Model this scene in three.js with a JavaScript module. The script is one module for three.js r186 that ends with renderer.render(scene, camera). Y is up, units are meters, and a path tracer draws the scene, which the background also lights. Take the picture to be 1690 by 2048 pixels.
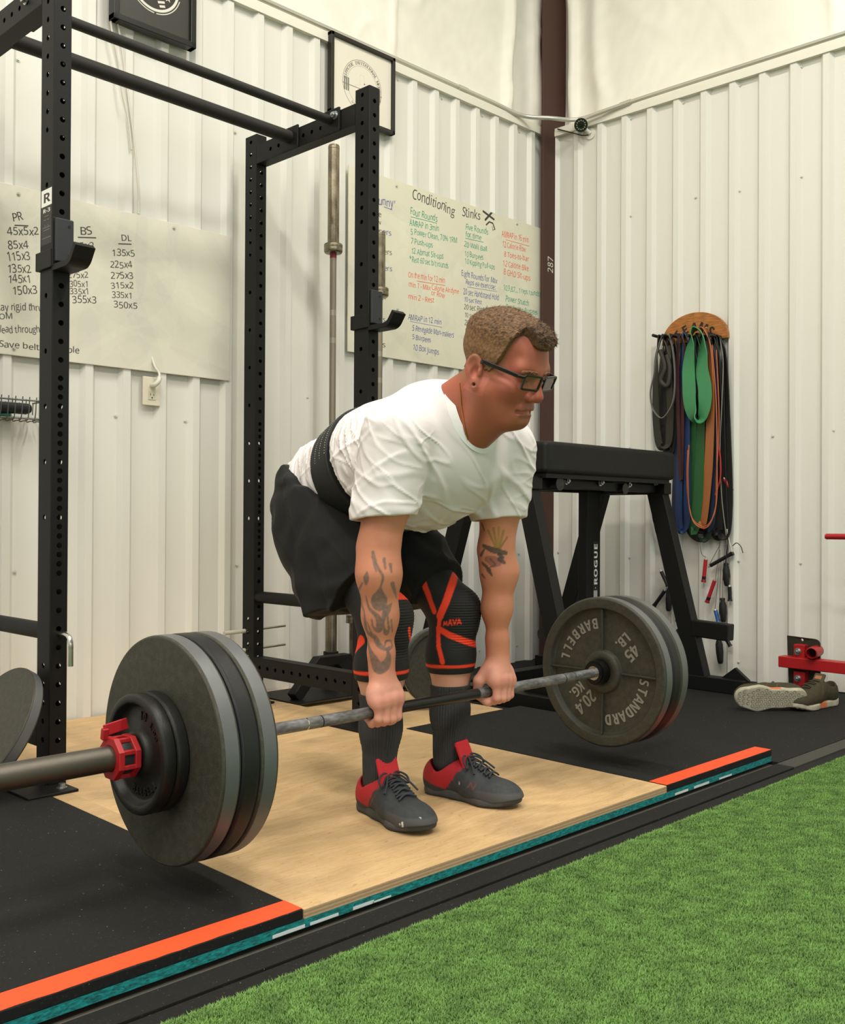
import * as THREE from 'three';
import { mergeGeometries, mergeVertices, toCreasedNormals } from 'three/addons/utils/BufferGeometryUtils.js';
import { RoundedBoxGeometry } from 'three/addons/geometries/RoundedBoxGeometry.js';
import { FontLoader } from 'three/addons/loaders/FontLoader.js';
import { TextGeometry } from 'three/addons/geometries/TextGeometry.js';
import { RectAreaLightUniformsLib } from 'three/addons/lights/RectAreaLightUniformsLib.js';
import { createNoise3D, createNoise2D } from 'simplex-noise';

// ---------- camera ----------
const V = (x, y, z) => new THREE.Vector3(x, y, z);
const scene = new THREE.Scene();
const YAW = 0.781819, PITCH = 0.006841, ROLL = 0.005174, FOCAL = 2012.47, EYE = V(-1.2357, 0.738, 2.6544);
const fwd = V(Math.sin(YAW) * Math.cos(PITCH), Math.sin(PITCH), -Math.cos(YAW) * Math.cos(PITCH));
const rgt0 = V(Math.cos(YAW), 0, Math.sin(YAW)), up0 = V().crossVectors(rgt0, fwd);
const rgt = rgt0.clone().multiplyScalar(Math.cos(ROLL)).addScaledVector(up0, Math.sin(ROLL));
const upv = up0.clone().multiplyScalar(Math.cos(ROLL)).addScaledVector(rgt0, -Math.sin(ROLL));
const camera = new THREE.PerspectiveCamera(2 * Math.atan(1024 / FOCAL) * 180 / Math.PI, 1690 / 2048, 0.05, 60);
camera.position.copy(EYE); camera.up.copy(upv); camera.lookAt(EYE.clone().add(fwd));
// photo pixel -> point on a plane of the place
const ray = (x, y) => fwd.clone().addScaledVector(rgt, (x - 845) / FOCAL).addScaledVector(upv, -(y - 1024) / FOCAL);
const onP = (x, y, n, c) => { const d = ray(x, y); return EYE.clone().addScaledVector(d, (c - n.dot(EYE)) / n.dot(d)); };
const onX = (x, y, c) => onP(x, y, V(1, 0, 0), c), onY = (x, y, c) => onP(x, y, V(0, 1, 0), c), onZ = (x, y, c) => onP(x, y, V(0, 0, 1), c);

// ---------- sky, lights, exposure ----------
scene.background = new THREE.Color(0.75, 0.87, 1.0); scene.backgroundIntensity = 3.2;
const renderer = new THREE.WebGLRenderer({ antialias: true });
renderer.toneMapping = THREE.LinearToneMapping; renderer.toneMappingExposure = 1.3;
renderer.shadowMap.enabled = true; renderer.shadowMap.type = THREE.PCFSoftShadowMap;
RectAreaLightUniformsLib.init();
const LAMP = { colour: new THREE.Color(1.0, 0.945, 0.855), intensity: 40, w: 0.32, d: 1.25, y: 4.75 };
const LAMP_SPOTS = [];
for (const x of [1.3, -0.9, -3.3, -5.7]) for (const z of [1.4, 3.7]) LAMP_SPOTS.push([x, z]);

// ---------- helpers ----------
let seed = 7; const rnd = () => { seed = (seed * 1664525 + 1013904223) >>> 0; return seed / 4294967296; };
const n3 = createNoise3D(rnd), n2 = createNoise2D(rnd);
const R2 = Math.PI / 180, clamp = (v, a, b) => Math.min(b, Math.max(a, v)), lerp = (a, b, t) => a + (b - a) * t;
const sstep = (a, b, x) => { const t = clamp((x - a) / (b - a), 0, 1); return t * t * (3 - 2 * t); };
const used = {};
const numbered = (n) => { const k = used[n] = (used[n] ?? -1) + 1; return k ? n + '_' + String(k).padStart(3, '0') : n; };
const M = (color, roughness = 0.6, metalness = 0, o = {}) => new THREE.MeshPhysicalMaterial({ color, roughness, metalness, ...o });
const shade = (o) => { o.castShadow = o.receiveShadow = true; return o; };
const same = (g) => { const keep = ['position', 'normal', 'uv']; if (g.index) g = g.toNonIndexed(); for (const k of Object.keys(g.attributes)) if (!keep.includes(k) && k !== 'color') g.deleteAttribute(k); if (!g.attributes.uv) g.setAttribute('uv', new THREE.BufferAttribute(new Float32Array(g.attributes.position.count * 2), 2)); return g; };
const join = (a) => Array.isArray(a) ? (a.length === 1 ? a[0] : mergeGeometries(a.map(same))) : a;
function obj(name, geos, mat, parent) { const m = shade(new THREE.Mesh(join(geos), mat)); m.name = parent ? name : numbered(name); (parent ?? scene).add(m); return m; }
function thing(name, label, category, pos = [0, 0, 0], turn = 0, group) { const o = new THREE.Group(); o.name = numbered(name); scene.add(o); o.position.set(...pos); o.rotation.y = turn; o.userData = { label, category }; if (group) o.userData.group = group; return o; }
function tag(o, label, category, group, kind) { o.userData.label = label; o.userData.category = category; if (group) o.userData.group = group; if (kind) o.userData.kind = kind; return o; }
const T = (g, x = 0, y = 0, z = 0, rx = 0, ry = 0, rz = 0) => { if (rx) g.rotateX(rx); if (ry) g.rotateY(ry); if (rz) g.rotateZ(rz); return g.translate(x, y, z); };
const metreUV = (g) => { const p = g.attributes.position, n = g.attributes.normal, uv = new Float32Array(p.count * 2); for (let i = 0; i < p.count; i++) { const ax = Math.abs(n.getX(i)), ay = Math.abs(n.getY(i)), az = Math.abs(n.getZ(i)); const a = ay >= ax && ay >= az ? [p.getX(i), -p.getZ(i)] : ax > az ? [p.getZ(i), p.getY(i)] : [p.getX(i), p.getY(i)]; uv[2 * i] = a[0]; uv[2 * i + 1] = a[1]; } g.setAttribute('uv', new THREE.BufferAttribute(uv, 2)); return g; };
const box = (x0, x1, y0, y1, z0, z1, r = 0) => { const w = x1 - x0, h = y1 - y0, d = z1 - z0; const g = r ? new RoundedBoxGeometry(w, h, d, 2, Math.min(r, w / 2.01, h / 2.01, d / 2.01)) : new THREE.BoxGeometry(w, h, d); g.translate((x0 + x1) / 2, (y0 + y1) / 2, (z0 + z1) / 2); return metreUV(g); };
const alignTo = (g, a, b) => { const d = V().subVectors(b, a), q = new THREE.Quaternion().setFromUnitVectors(V(0, 1, 0), d.clone().normalize()); g.applyQuaternion(q); return g.translate((a.x + b.x) / 2, (a.y + b.y) / 2, (a.z + b.z) / 2); };
const cyl = (a, b, r0, r1 = r0, seg = 20, open = false) => alignTo(new THREE.CylinderGeometry(r1, r0, a.distanceTo(b), seg, 1, open), a, b);
const beam = (a, b, w, d, r = 0.004, twist = 0) => { const L = a.distanceTo(b), g = new RoundedBoxGeometry(w, L, d, 2, r); if (twist) g.rotateY(twist); return alignTo(g, a, b); };
// a square tube from a to b whose faces stay square to the given side axis
const strut = (a, b, w, d, side = V(1, 0, 0), r = 0.004) => { const y = V().subVectors(b, a), L = y.length(); y.normalize(); const z = V().crossVectors(side, y).normalize(), x = V().crossVectors(y, z); const g = new RoundedBoxGeometry(w, L, d, 2, r); g.applyMatrix4(new THREE.Matrix4().makeBasis(x, y, z)); return g.translate((a.x + b.x) / 2, (a.y + b.y) / 2, (a.z + b.z) / 2); };
const tube = (pts, r, seg = 40, rad = 8, closed = false) => new THREE.TubeGeometry(new THREE.CatmullRomCurve3(pts, closed), seg, r, rad, closed);
const lathe = (pts, seg = 48) => new THREE.LatheGeometry(pts.map(([r, y]) => new THREE.Vector2(r, y)), seg);
// a flat band (width across `wdir`, thin) swept along points
function band(pts, wdirs, width, thick, seg = 60, closed = false) {
  const c = new THREE.CatmullRomCurve3(pts, closed), pos = [], idx = [], uv = [];
  const wd = (t) => { if (!Array.isArray(wdirs)) return wdirs.clone(); const f = t * (wdirs.length - 1), i = Math.min(wdirs.length - 2, Math.floor(f)); return wdirs[i].clone().lerp(wdirs[i + 1], f - i).normalize(); };
  for (let i = 0; i <= seg; i++) {
    const t = i / seg, p = c.getPoint(t), tg = c.getTangent(t), w = wd(t); w.addScaledVector(tg, -w.dot(tg)).normalize(); const n = V().crossVectors(tg, w);
    [[-1, -1], [1, -1], [1, 1], [-1, 1]].forEach(([a, b]) => { const q = p.clone().addScaledVector(w, a * width / 2).addScaledVector(n, b * thick / 2); pos.push(q.x, q.y, q.z); uv.push(a, t); });
    if (i) for (let k = 0; k < 4; k++) { const a = (i - 1) * 4 + k, b = (i - 1) * 4 + (k + 1) % 4; idx.push(a, a + 4, b, b, a + 4, b + 4); }
  }
  if (!closed) { const e = seg * 4; idx.push(0, 1, 2, 0, 2, 3, e, e + 2, e + 1, e, e + 3, e + 2); }
  const g = new THREE.BufferGeometry(); g.setAttribute('position', new THREE.Float32BufferAttribute(pos, 3)); g.setAttribute('uv', new THREE.Float32BufferAttribute(uv, 2)); g.setIndex(idx);
  return toCreasedNormals(g, 0.9);
}
const extrude = (shape, depth, bevel = 0, seg = 12) => new THREE.ExtrudeGeometry(shape, { depth, bevelEnabled: bevel > 0, bevelSize: bevel, bevelThickness: bevel, bevelSegments: 2, curveSegments: seg });
const rect = (x0, y0, x1, y1) => new THREE.Shape([new THREE.Vector2(x0, y0), new THREE.Vector2(x1, y0), new THREE.Vector2(x1, y1), new THREE.Vector2(x0, y1)]);
const hole = (s, x, y, r) => s.holes.push(new THREE.Path().absarc(x, y, r, 0, Math.PI * 2, true));
function canvasTex(w, h, draw, srgb = true, repeat = false) { const c = document.createElement('canvas'); c.width = w; c.height = h; const g = c.getContext('2d'); draw(g, w, h); const t = new THREE.CanvasTexture(c); if (srgb) t.colorSpace = THREE.SRGBColorSpace; if (repeat) t.wrapS = t.wrapT = THREE.RepeatWrapping; t.anisotropy = 8; return t; }
function dataTex(w, h, fn, srgb = true) { const d = new Uint8Array(w * h * 4); for (let y = 0; y < h; y++) for (let x = 0; x < w; x++) { const c = fn(x / w, y / h, x, y), i = (y * w + x) * 4; d[i] = clamp(c[0], 0, 255); d[i + 1] = clamp(c[1], 0, 255); d[i + 2] = clamp(c[2], 0, 255); d[i + 3] = 255; } const t = new THREE.DataTexture(d, w, h); t.magFilter = THREE.LinearFilter; t.minFilter = THREE.LinearMipmapLinearFilter; t.wrapS = t.wrapT = THREE.RepeatWrapping; if (srgb) t.colorSpace = THREE.SRGBColorSpace; t.needsUpdate = true; return t; }
const tn = (u, v, f) => { const a = u * 2 * Math.PI, b = v * 2 * Math.PI, k = f / (2 * Math.PI); return n3(Math.cos(a) * k + 5.2 * Math.cos(b) * 0 + Math.sin(b) * k * 0.7, Math.sin(a) * k + Math.cos(b) * k * 0.7, Math.cos(b + a) * k * 0.5); };
const font = await new FontLoader().loadAsync('fonts/droid/droid_sans_bold.typeface.json');
const text3 = (s, size, depth) => { const g = new TextGeometry(s, { font, size, depth, curveSegments: 3, bevelEnabled: false }); g.computeBoundingBox(); const b = g.boundingBox; return g.translate(-(b.min.x + b.max.x) / 2, -(b.min.y + b.max.y) / 2, 0); };

// ---------- shared materials ----------
const fineBump = dataTex(256, 256, () => { const v = 110 + rnd() * 90; return [v, v, v]; }, false);
const rep = (t, a, b = a) => { const c = t.clone(); c.repeat.set(a, b); c.needsUpdate = true; return c; };
const blackPaint = M('#0d0d0c', 0.55, 0.0, { specularIntensity: 0.6, bumpMap: rep(fineBump, 6), bumpScale: 0.0003 });
const chrome = M('#d8d6d0', 0.22, 1), steel = M('#a39c8e', 0.33, 1), darkHole = M('#0b0b0b', 0.8);
const zinc = M('#b9bcc0', 0.35, 1);
const FLOOR = -0.036;
// ---------- room shell ----------
const RX0 = -7.5, RX1 = 3.265, RZ0 = -0.88, RZ1 = 10, CEIL = 5.2, LINER = 2.914;
const wallMat = M('#dedcd4', 0.42, 0, { clearcoat: 0.25, clearcoatRoughness: 0.35 });
const trimMat = M('#e6e2d6', 0.4);
const vinylTex = dataTex(512, 512, (u, v) => { const k = 243 + 4 * tn(u, v, 6) + 3 * tn(u, v, 30); return [k, k - 4, k - 14]; });
const vinyl = M('#ffffff', 0.45, 0, { map: rep(vinylTex, 0.4) });
const concrete = M('#55534e', 0.85);

// ribbed steel sheet: six ribs to a 0.914 m sheet, extruded straight up
function ribSheet(count, h0, h1) {
  const pitch = 0.1524, pts = [];
  for (let k = 0; k < count; k++) { const s = k * pitch; pts.push([s, 0], [s + 0.017, 0.021], [s + 0.046, 0.021], [s + 0.063, 0]); }
  pts.push([count * pitch, 0]);
  const pos = [], uv = [], idx = [];
  pts.forEach(([s, d], i) => { pos.push(s, h0, d, s, h1, d); uv.push(s, h0, s, h1); if (i) { const a = 2 * i - 2; idx.push(a, a + 2, a + 1, a + 1, a + 2, a + 3); } });
  const g = new THREE.BufferGeometry(); g.setAttribute('position', new THREE.Float32BufferAttribute(pos, 3)); g.setAttribute('uv', new THREE.Float32BufferAttribute(uv, 2)); g.setIndex(idx);
  return toCreasedNormals(g, 0.2);
}
const sheetGeo = ribSheet(6, FLOOR, LINER - 0.005);
const screwGeo = (() => { const g = [cyl(V(0, 0, 0), V(0, 0, 0.002), 0.0075, 0.0075, 12), cyl(V(0, 0, 0.002), V(0, 0, 0.007), 0.0045, 0.004, 6)]; return join(g); })();
const screwMat = M('#d9d6cc', 0.35, 0.3);
// loose vinyl-faced insulation: heavy vertical folds, creases and bellies (real relief)
function vinylSheet(w, h, folds, sag) {
  const nx = Math.round(w / 0.02), ny = Math.round(h / 0.025), g = new THREE.PlaneGeometry(w, h, nx, ny); g.translate(w / 2, h / 2, 0);
  const p = g.attributes.position, uv = g.attributes.uv;
  for (let i = 0; i < p.count; i++) {
    const x = p.getX(i), y = p.getY(i), tuck = sstep(0, 0.18, y);
    let d = 0.03 * n2(x * 0.9 + sag, y * 0.35) + 0.006 * Math.abs(n2(x * 1.3 - sag, y * 0.8 + x * 0.5));
    d += 0.009 * Math.pow(1 - Math.abs(n2(x * 1.7 + y * 0.9, y * 0.8 - sag * 2)), 14) * tuck + 0.0012 * n2(x * 6, y * 4);
    for (const [c, s, a] of folds) { const e = (x - c + 0.03 * n2(y * 1.2, c * 5)) / s; d += a * Math.exp(-e * e); }
    p.setZ(i, d * (0.35 + 0.65 * tuck)); uv.setXY(i, x, y);
  }
  g.computeVertexNormals(); return g;
}
function wall(name, label, origin, turn, length, phase, folds, sag, screws) {
  const o = new THREE.Group(); o.name = name; o.position.copy(origin); o.rotation.y = turn; scene.add(o); tag(o, label, 'wall', null, 'structure');
  const w0 = Math.floor((phase) / 0.9144);
  for (let s = phase; s < length; s += 0.9144) { const m = obj('panel', sheetGeo, wallMat, o); m.position.set(s, 0, 0); }
  obj('wall_backing', box(-0.3, length + 0.3, FLOOR - 0.02, CEIL + 0.1, -0.35, -0.12), concrete, o);
  const ins = obj('insulation_facing', vinylSheet(length, CEIL - LINER + 0.02, folds, sag), vinyl, o); ins.position.set(0, LINER - 0.02, -0.06);
  for (const [s, y, on] of screws) { const m = obj('screw', screwGeo, screwMat, o); m.position.set(s, y, on ? 0.021 : 0.0005); }
  return o;
}
// wall behind the rack (along x); s runs from the far end to the corner
const A0 = V(RX0, 0, RZ0), ALEN = RX1 - RX0;
const scrA = [[231, 832], [370, 842], [470, 265], [36, 120], [473, 1130], [29, 1144], [615, 795], [1037, 1107]].map(([x, y]) => { const p = onZ(x, y, RZ0); return [p.x - RX0, p.y]; });
const girts = [0.05, 0.54, 1.12, 2.345, 2.86];
for (let k = 0; k < 10; k++) for (const y of girts) { const x = 1.175 + (k < 5 ? -0.3048 * (k + 3) : 0.3048 * (k - 3)); if (x > -0.6 && !scrA.some(([s, yy]) => Math.abs(s + RX0 - x) < 0.13 && Math.abs(yy - y) < 0.15)) scrA.push([x - RX0, y]); }
wall('wall_left', 'white ribbed steel liner wall behind the rack with loose vinyl insulation above', A0, 0, ALEN, (3.07 - RX0) % 0.9144 - 0.9144, [[ALEN - 0.06, 0.05, 0.06], [ALEN - 0.28, 0.03, 0.05], [ALEN - 1.15, 0.02, 0.02], [ALEN - 2.2, 0.3, 0.04]], 1.3, scrA);
// wall with the bands (runs from the corner towards the room, turned a little off square)
const BT = Math.PI * 1.5 + 0.0377, B0 = V(RX1, 0, RZ0 - 0.01), BLEN = RZ1 - RZ0;
const bdir = V(Math.cos(BT), 0, -Math.sin(BT)), bnor = V(Math.sin(BT), 0, Math.cos(BT));
const onB = (x, y, off = 0) => onP(x, y, bnor, bnor.dot(B0) + off);
const bS = (p) => V().subVectors(p, B0).dot(bdir);
const scrB = [[1113, 468], [1392, 395], [1546, 872], [1667, 861], [1117, 1105], [1395, 637]].map(([x, y]) => { const p = onB(x, y); return [bS(p), p.y]; });
for (let k = 0; k < 8; k++) for (const y of girts) { const s = 0.24 + 0.3048 * k; if (!scrB.some(([a, b]) => Math.abs(a - s) < 0.2 && Math.abs(b - y) < 0.2)) scrB.push([s, y]); }
wall('wall_right', 'white ribbed steel liner wall carrying the band board, with vinyl insulation above', B0, BT, BLEN, (0.049 - RZ0 + 0.01) % 0.1524 - 0.1524, [[0.12, 0.03, 0.05], [0.3, 0.05, 0.03], [1.6, 0.02, 0.015]], 4.1, scrB);
// the rest of the hall, out of view: far side wall, entrance wall with the roll-up door opening, roof, slab
tag(obj('wall_far', box(RX0 - 0.3, RX0, FLOOR, CEIL, RZ0, RZ1), wallMat), 'plain white end wall of the hall behind the camera', 'wall', null, 'structure');
const DOOR = { x0: -4.4, x1: -0.4, y1: 3.4 };
tag(obj('wall_front', [box(RX0 - 0.3, DOOR.x0, FLOOR, CEIL, RZ1, RZ1 + 0.3), box(DOOR.x1, RX1 + 0.8, FLOOR, CEIL, RZ1, RZ1 + 0.3), box(DOOR.x0, DOOR.x1, DOOR.y1, CEIL, RZ1, RZ1 + 0.3)], wallMat), 'white entrance wall with a wide open roll-up doorway', 'wall', null, 'structure');
tag(obj('ceiling', box(RX0 - 0.3, RX1 + 0.8, CEIL, CEIL + 0.25, RZ0 - 0.4, RZ1 + 0.3), M('#e9e6dc', 0.6)), 'white insulated roof lining of the hall', 'ceiling', null, 'structure');
tag(obj('floor', box(RX0 - 0.3, RX1 + 0.8, FLOOR - 0.25, FLOOR - 0.012, RZ0 - 0.4, RZ1 + 9), concrete), 'grey concrete slab under the mats and the turf', 'floor', null, 'structure');
LAMP_SPOTS.forEach(([x, z]) => {
  const o = thing('ceiling_light', 'long white batten light hung under the roof lining', 'light', [x, LAMP.y, z], 0, 'batten lights in rows under the roof');
  obj('housing', box(-0.17, 0.17, 0.012, 0.09, -0.64, 0.64, 0.01), trimMat, o);
  obj('lamp_diffuser', box(-0.155, 0.155, 0, 0.012, -0.62, 0.62), M('#ffffff', 0.5, 0, { emissive: LAMP.colour, emissiveIntensity: 3 }), o);
  for (const hz of [-0.5, 0.5]) obj('hanger', cyl(V(0, 0.09, hz), V(0, CEIL - LAMP.y, hz), 0.006, 0.006, 8), zinc, o);
  const l = new THREE.RectAreaLight(LAMP.colour, LAMP.intensity, LAMP.w, LAMP.d); l.position.set(0, -0.006, 0); l.rotation.set(-Math.PI / 2, 0, 0); l.name = 'batten_lamp'; o.add(l);
});

// trims along the head of the liner sheets, conduit above them, the corner post
const tA = obj('trim_1', [box(-3.2, RX1 - 0.02, LINER - 0.03, LINER + 0.012, RZ0 - 0.06, RZ0 + 0.026), box(-3.2, RX1 - 0.02, LINER - 0.032, LINER - 0.004, RZ0 + 0.024, RZ0 + 0.028)], trimMat); tag(tA, 'white folded trim capping the liner sheets behind the rack', 'trim', null, 'structure');
const tB = new THREE.Group(); tB.name = 'trim_2'; tB.position.copy(B0); tB.rotation.y = BT; scene.add(tB); tag(tB, 'white folded trim capping the liner sheets above the bands', 'trim', null, 'structure');
obj('trim_board', [box(0.02, 6, LINER - 0.03, LINER + 0.012, -0.06, 0.026), box(0.02, 6, LINER - 0.032, LINER - 0.004, 0.024, 0.028)], trimMat, tB);
const toB = (s, y, off) => B0.clone().addScaledVector(bdir, s).addScaledVector(bnor, off).add(V(0, y, 0));
const condMat = M('#c9c7bd', 0.35, 0.55);
const cPts = [V(-3, LINER + 0.03, RZ0 + 0.02), V(1.5, LINER + 0.03, RZ0 + 0.02), V(2.75, LINER + 0.03, RZ0 + 0.02), V(2.98, LINER + 0.012, RZ0 + 0.05), V(3.08, LINER - 0.002, RZ0 + 0.16)];
cPts.push(toB(0.25, LINER + 0.0, 0.075), toB(0.42, LINER + 0.012, 0.05), toB(0.62, LINER + 0.03, 0.02), toB(1.5, LINER + 0.03, 0.02), toB(5, LINER + 0.03, 0.02));
const cond = thing('conduit', 'grey electrical conduit bent round the corner along both trims', 'conduit'); cond.userData.kind = 'structure';
obj('pipe', tube(cPts, 0.0115, 260, 12), condMat, cond);
obj('coupling', [cyl(V(2.5, LINER + 0.03, RZ0 + 0.02), V(2.56, LINER + 0.03, RZ0 + 0.02), 0.0145)], condMat, cond);
obj('coupling', [cyl(toB(0.5, LINER + 0.021, 0.035), toB(0.56, LINER + 0.026, 0.029), 0.0145)], condMat, cond);
const postX0 = onZ(1085, 600, RZ0 + 0.06).x, post = thing('corner_post', 'dark red-brown steel column in the corner marked with chalk', 'column', [0, 0, 0]); post.userData.kind = 'structure';
const postMat = M('#43271f', 0.6);
obj('flange', box(postX0, postX0 + 0.205, FLOOR, CEIL, RZ0 + 0.045, RZ0 + 0.06, 0.003), postMat, post);
obj('web', box(postX0 + 0.09, postX0 + 0.1, FLOOR, CEIL, RZ0 - 0.1, RZ0 + 0.045), postMat, post);
// chalk number on the column flange
{ const t = canvasTex(96, 256, (g, w, h) => { g.clearRect(0, 0, w, h); g.save(); g.translate(w / 2, h / 2); g.rotate(-Math.PI / 2); g.fillStyle = '#d8d2c8'; g.font = '84px sans-serif'; g.textAlign = 'center'; g.textBaseline = 'middle'; g.fillText('287', 0, 4); g.restore(); });
  const a = onZ(1103, 500, RZ0 + 0.061), b = onZ(1103, 560, RZ0 + 0.061);
  const m = obj('chalk_number', new THREE.PlaneGeometry(0.075, a.y - b.y), M('#ffffff', 0.9, 0, { map: t, transparent: true, alphaTest: 0.3 }), post); m.position.set(postX0 + 0.065, (a.y + b.y) / 2, RZ0 + 0.0612); m.userData.label = 'white chalk handwriting'; }

// ---------- floor surfaces ----------
const fleck = canvasTex(2048, 2048, (g, w, h) => { g.fillStyle = '#1a1a19'; g.fillRect(0, 0, w, h); for (let i = 0; i < 26000; i++) { const k = 22 + rnd() * 40; g.fillStyle = `rgba(${k},${k},${k - 2},${0.25 + rnd() * 0.4})`; const s = 1 + rnd() * 5; g.fillRect(rnd() * w, rnd() * h, s, s * (0.4 + rnd())); } for (let i = 0; i < 1500; i++) { const k = 100 + rnd() * 110; g.fillStyle = `rgba(${k},${k},${k - 6},${0.4 + rnd() * 0.5})`; const s = 1 + rnd() * 2.6; g.fillRect(rnd() * w, rnd() * h, s, s); } g.globalAlpha = 0.12; for (let i = 0; i < 60; i++) { g.strokeStyle = '#8a8880'; g.lineWidth = 1 + rnd() * 2; g.beginPath(); const x = rnd() * w, y = rnd() * h; g.moveTo(x, y); g.lineTo(x + (rnd() - 0.5) * 160, y + (rnd() - 0.5) * 60); g.stroke(); } }, true, true);
const rubber = M('#ffffff', 0.8, 0, { specularIntensity: 0.5, map: rep(fleck, 0.8), bumpMap: rep(fineBump, 4), bumpScale: 0.0006 });
const rubberEdge = M('#191919', 0.85, 0, { bumpMap: rep(fineBump, 8), bumpScale: 0.0008 });
const wornRubber = M('#3b3a36', 0.85, 0, { bumpMap: rep(fineBump, 6), bumpScale: 0.0008 });
const EDGE = 1.148, PLYX0 = -0.05, PLYX1 = 1.222, MATX1 = 1.849;
// gym mats on the slab
[[1.852, 3.3, -0.9, 0.15], [1.852, 3.3, 0.153, 1.17], [-3.4, -1.0, -0.9, 0.2], [-3.4, -1.0, 0.203, 1.17]].forEach(([a, b, c, d], i) => tag(obj('rubber_mat', box(a, b, FLOOR - 0.012, FLOOR, c, d, 0.002), rubber), ['black rubber floor mat under the bench machine by the corner', 'black rubber floor mat under the olive sneakers', 'black rubber floor mat beside the far end of the whiteboard wall', 'black rubber floor mat left of the lifting platform'][i], 'mat'));
[[-3.4, 1.83, 1.172, 1.232], [1.833, 3.3, 1.173, 1.232], [-3.4, 3.3, 1.235, 1.282]].forEach(([a, b, c, d], i) => tag(obj('rubber_strip', box(a, b, FLOOR - 0.012, FLOOR - (i === 2 ? 0.004 : 0), c, d, 0.002), i === 1 ? wornRubber : rubber), ['black rubber strip along the teal edge of the platform', 'worn black rubber strip between sneakers and turf', 'thin black rubber border against the green turf'][i], 'strip'));

// lifting platform: base sheets, plywood middle, two rubber mats with orange tape
const plyTex = dataTex(1024, 1024, (u, v, x, y) => {
  const w = v * 22 + 1.3 * n2(u * 2.2, v * 3) + 0.35 * n2(u * 9, v * 22), ring = Math.abs((w % 1 + 1) % 1 - 0.5) * 2;
  let k = 0.93 + 0.07 * ring * (0.5 + 0.5 * n2(u * 1.5 + 9, v * 1.5)) + 0.035 * n2(u * 14, v * 190) + 0.03 * n2(u * 60, v * 500);
  k *= 1 - 0.10 * sstep(0.15, 0.8, n2(u * 2.7 + 3, v * 2.7)) - 0.05 * sstep(0.2, 0.7, n2(u * 7 + 3, v * 7));
  if (n2(u * 40, v * 90) > 0.86) k *= 0.88;
  return [214 * k, 180 * k * (0.985 + 0.015 * ring), 133 * k * (0.96 + 0.04 * ring)];
});
const ply = M('#ffffff', 0.62, 0, { map: rep(plyTex, 0.62) });
const plyEdge = M('#ffffff', 0.75, 0, { map: dataTex(256, 64, (u, v) => { const l = Math.floor(v * 5), k = (l % 2 ? 0.86 : 1.0) * (0.95 + 0.08 * n2(u * 60, v * 20)); return [204 * k, 172 * k, 130 * k]; }) });
const tealTex = dataTex(512, 64, (u, v) => { const k = 1 + 0.25 * n2(u * 50, v * 6) + 0.2 * n2(u * 160, v * 14) - 0.5 * (n2(u * 90, v * 9) > 0.72) ; return [10 * k, 122 * k, 120 * k]; });
const teal = M('#ffffff', 0.7, 0, { map: rep(tealTex, 0.7, 20) });
const plat = thing('lifting_platform', 'plywood lifting platform with black rubber sides and orange tape', 'platform');
const baseEdges = [-0.61, 0.61, 1.83];
const base = obj('base_sheet', box(-0.98, 1.826, FLOOR, -0.0185, -0.86, EDGE - 0.003), ply, plat);
obj('painted_edge', box(-0.98, 1.847, FLOOR, -0.0185, EDGE - 0.003, EDGE), teal, plat).userData.label = 'teal painted front edge';
obj('painted_edge', box(1.826, 1.847, FLOOR, -0.0185, 0.3, EDGE - 0.003), teal, plat).userData.label = 'teal painted side edge';
for (const [x, w, s] of [[0.02, 0.05, 0.6], [-0.215, 0.075, 1], [-0.13, 0.07, 0.9], [-0.03, 0.055, 1], [1.17, 0.07, 1], [1.28, 0.085, 1], [1.42, 0.075, 0.8]]) { const a = x + 0.13; obj('paint_dab', box(a - w / 2, a + w / 2, FLOOR + 0.001, FLOOR + 0.0075 * s, EDGE, EDGE + 0.0004), M('#d7dcda', 0.7), plat).userData.label = 'white paint dab'; }
obj('plywood_sheet', box(PLYX0, PLYX1, -0.0185, 0, -0.575, EDGE - 0.001, 0.0015), ply, plat);
obj('plywood_sheet', box(PLYX0, PLYX1 + 0.6, -0.0185, -0.001, -0.86, -0.579, 0.0015), ply, plat);
{ const g = box(PLYX0 + 0.001, PLYX1 - 0.001, -0.0185, -0.0012, EDGE - 0.001, EDGE + 0.0002); const uv = g.attributes.uv, p = g.attributes.position; for (let i = 0; i < p.count; i++) uv.setXY(i, p.getX(i), (p.getY(i) + 0.0185) / 0.0175); obj('plywood_edge', g, plyEdge, plat); }
const orange = M('#ff4f22', 0.62);
for (const [a, b, z0] of [[-0.98, PLYX0 - 0.002, 0.098 - 0.7], [PLYX1 + 0.002, MATX1, 0.132 - 0.66]]) {
  obj('rubber_mat_top', box(a, b, -0.0183, 0.0012, a < 0 ? -0.6 : 0.1, EDGE, 0.002), a < 0 ? rubber : rubber, plat);
  const s = new THREE.Shape(), N = 60; s.moveTo(a, EDGE - 0.058); s.lineTo(b, EDGE - 0.058); for (let i = 0; i <= N; i++) { const x = lerp(b, a, i / N); s.lineTo(x, EDGE - 0.0022 + (a < 0 ? 0.0016 * n2(x * 17, 3) : 0.0006 * n2(x * 17, 9))); }
  const g = extrude(s, 0.0005); g.rotateX(Math.PI / 2); g.translate(0, 0.0018, 0); obj('tape', metreUV(g), orange, plat).userData.label = 'bright orange tape along the front edge';
}
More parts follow.
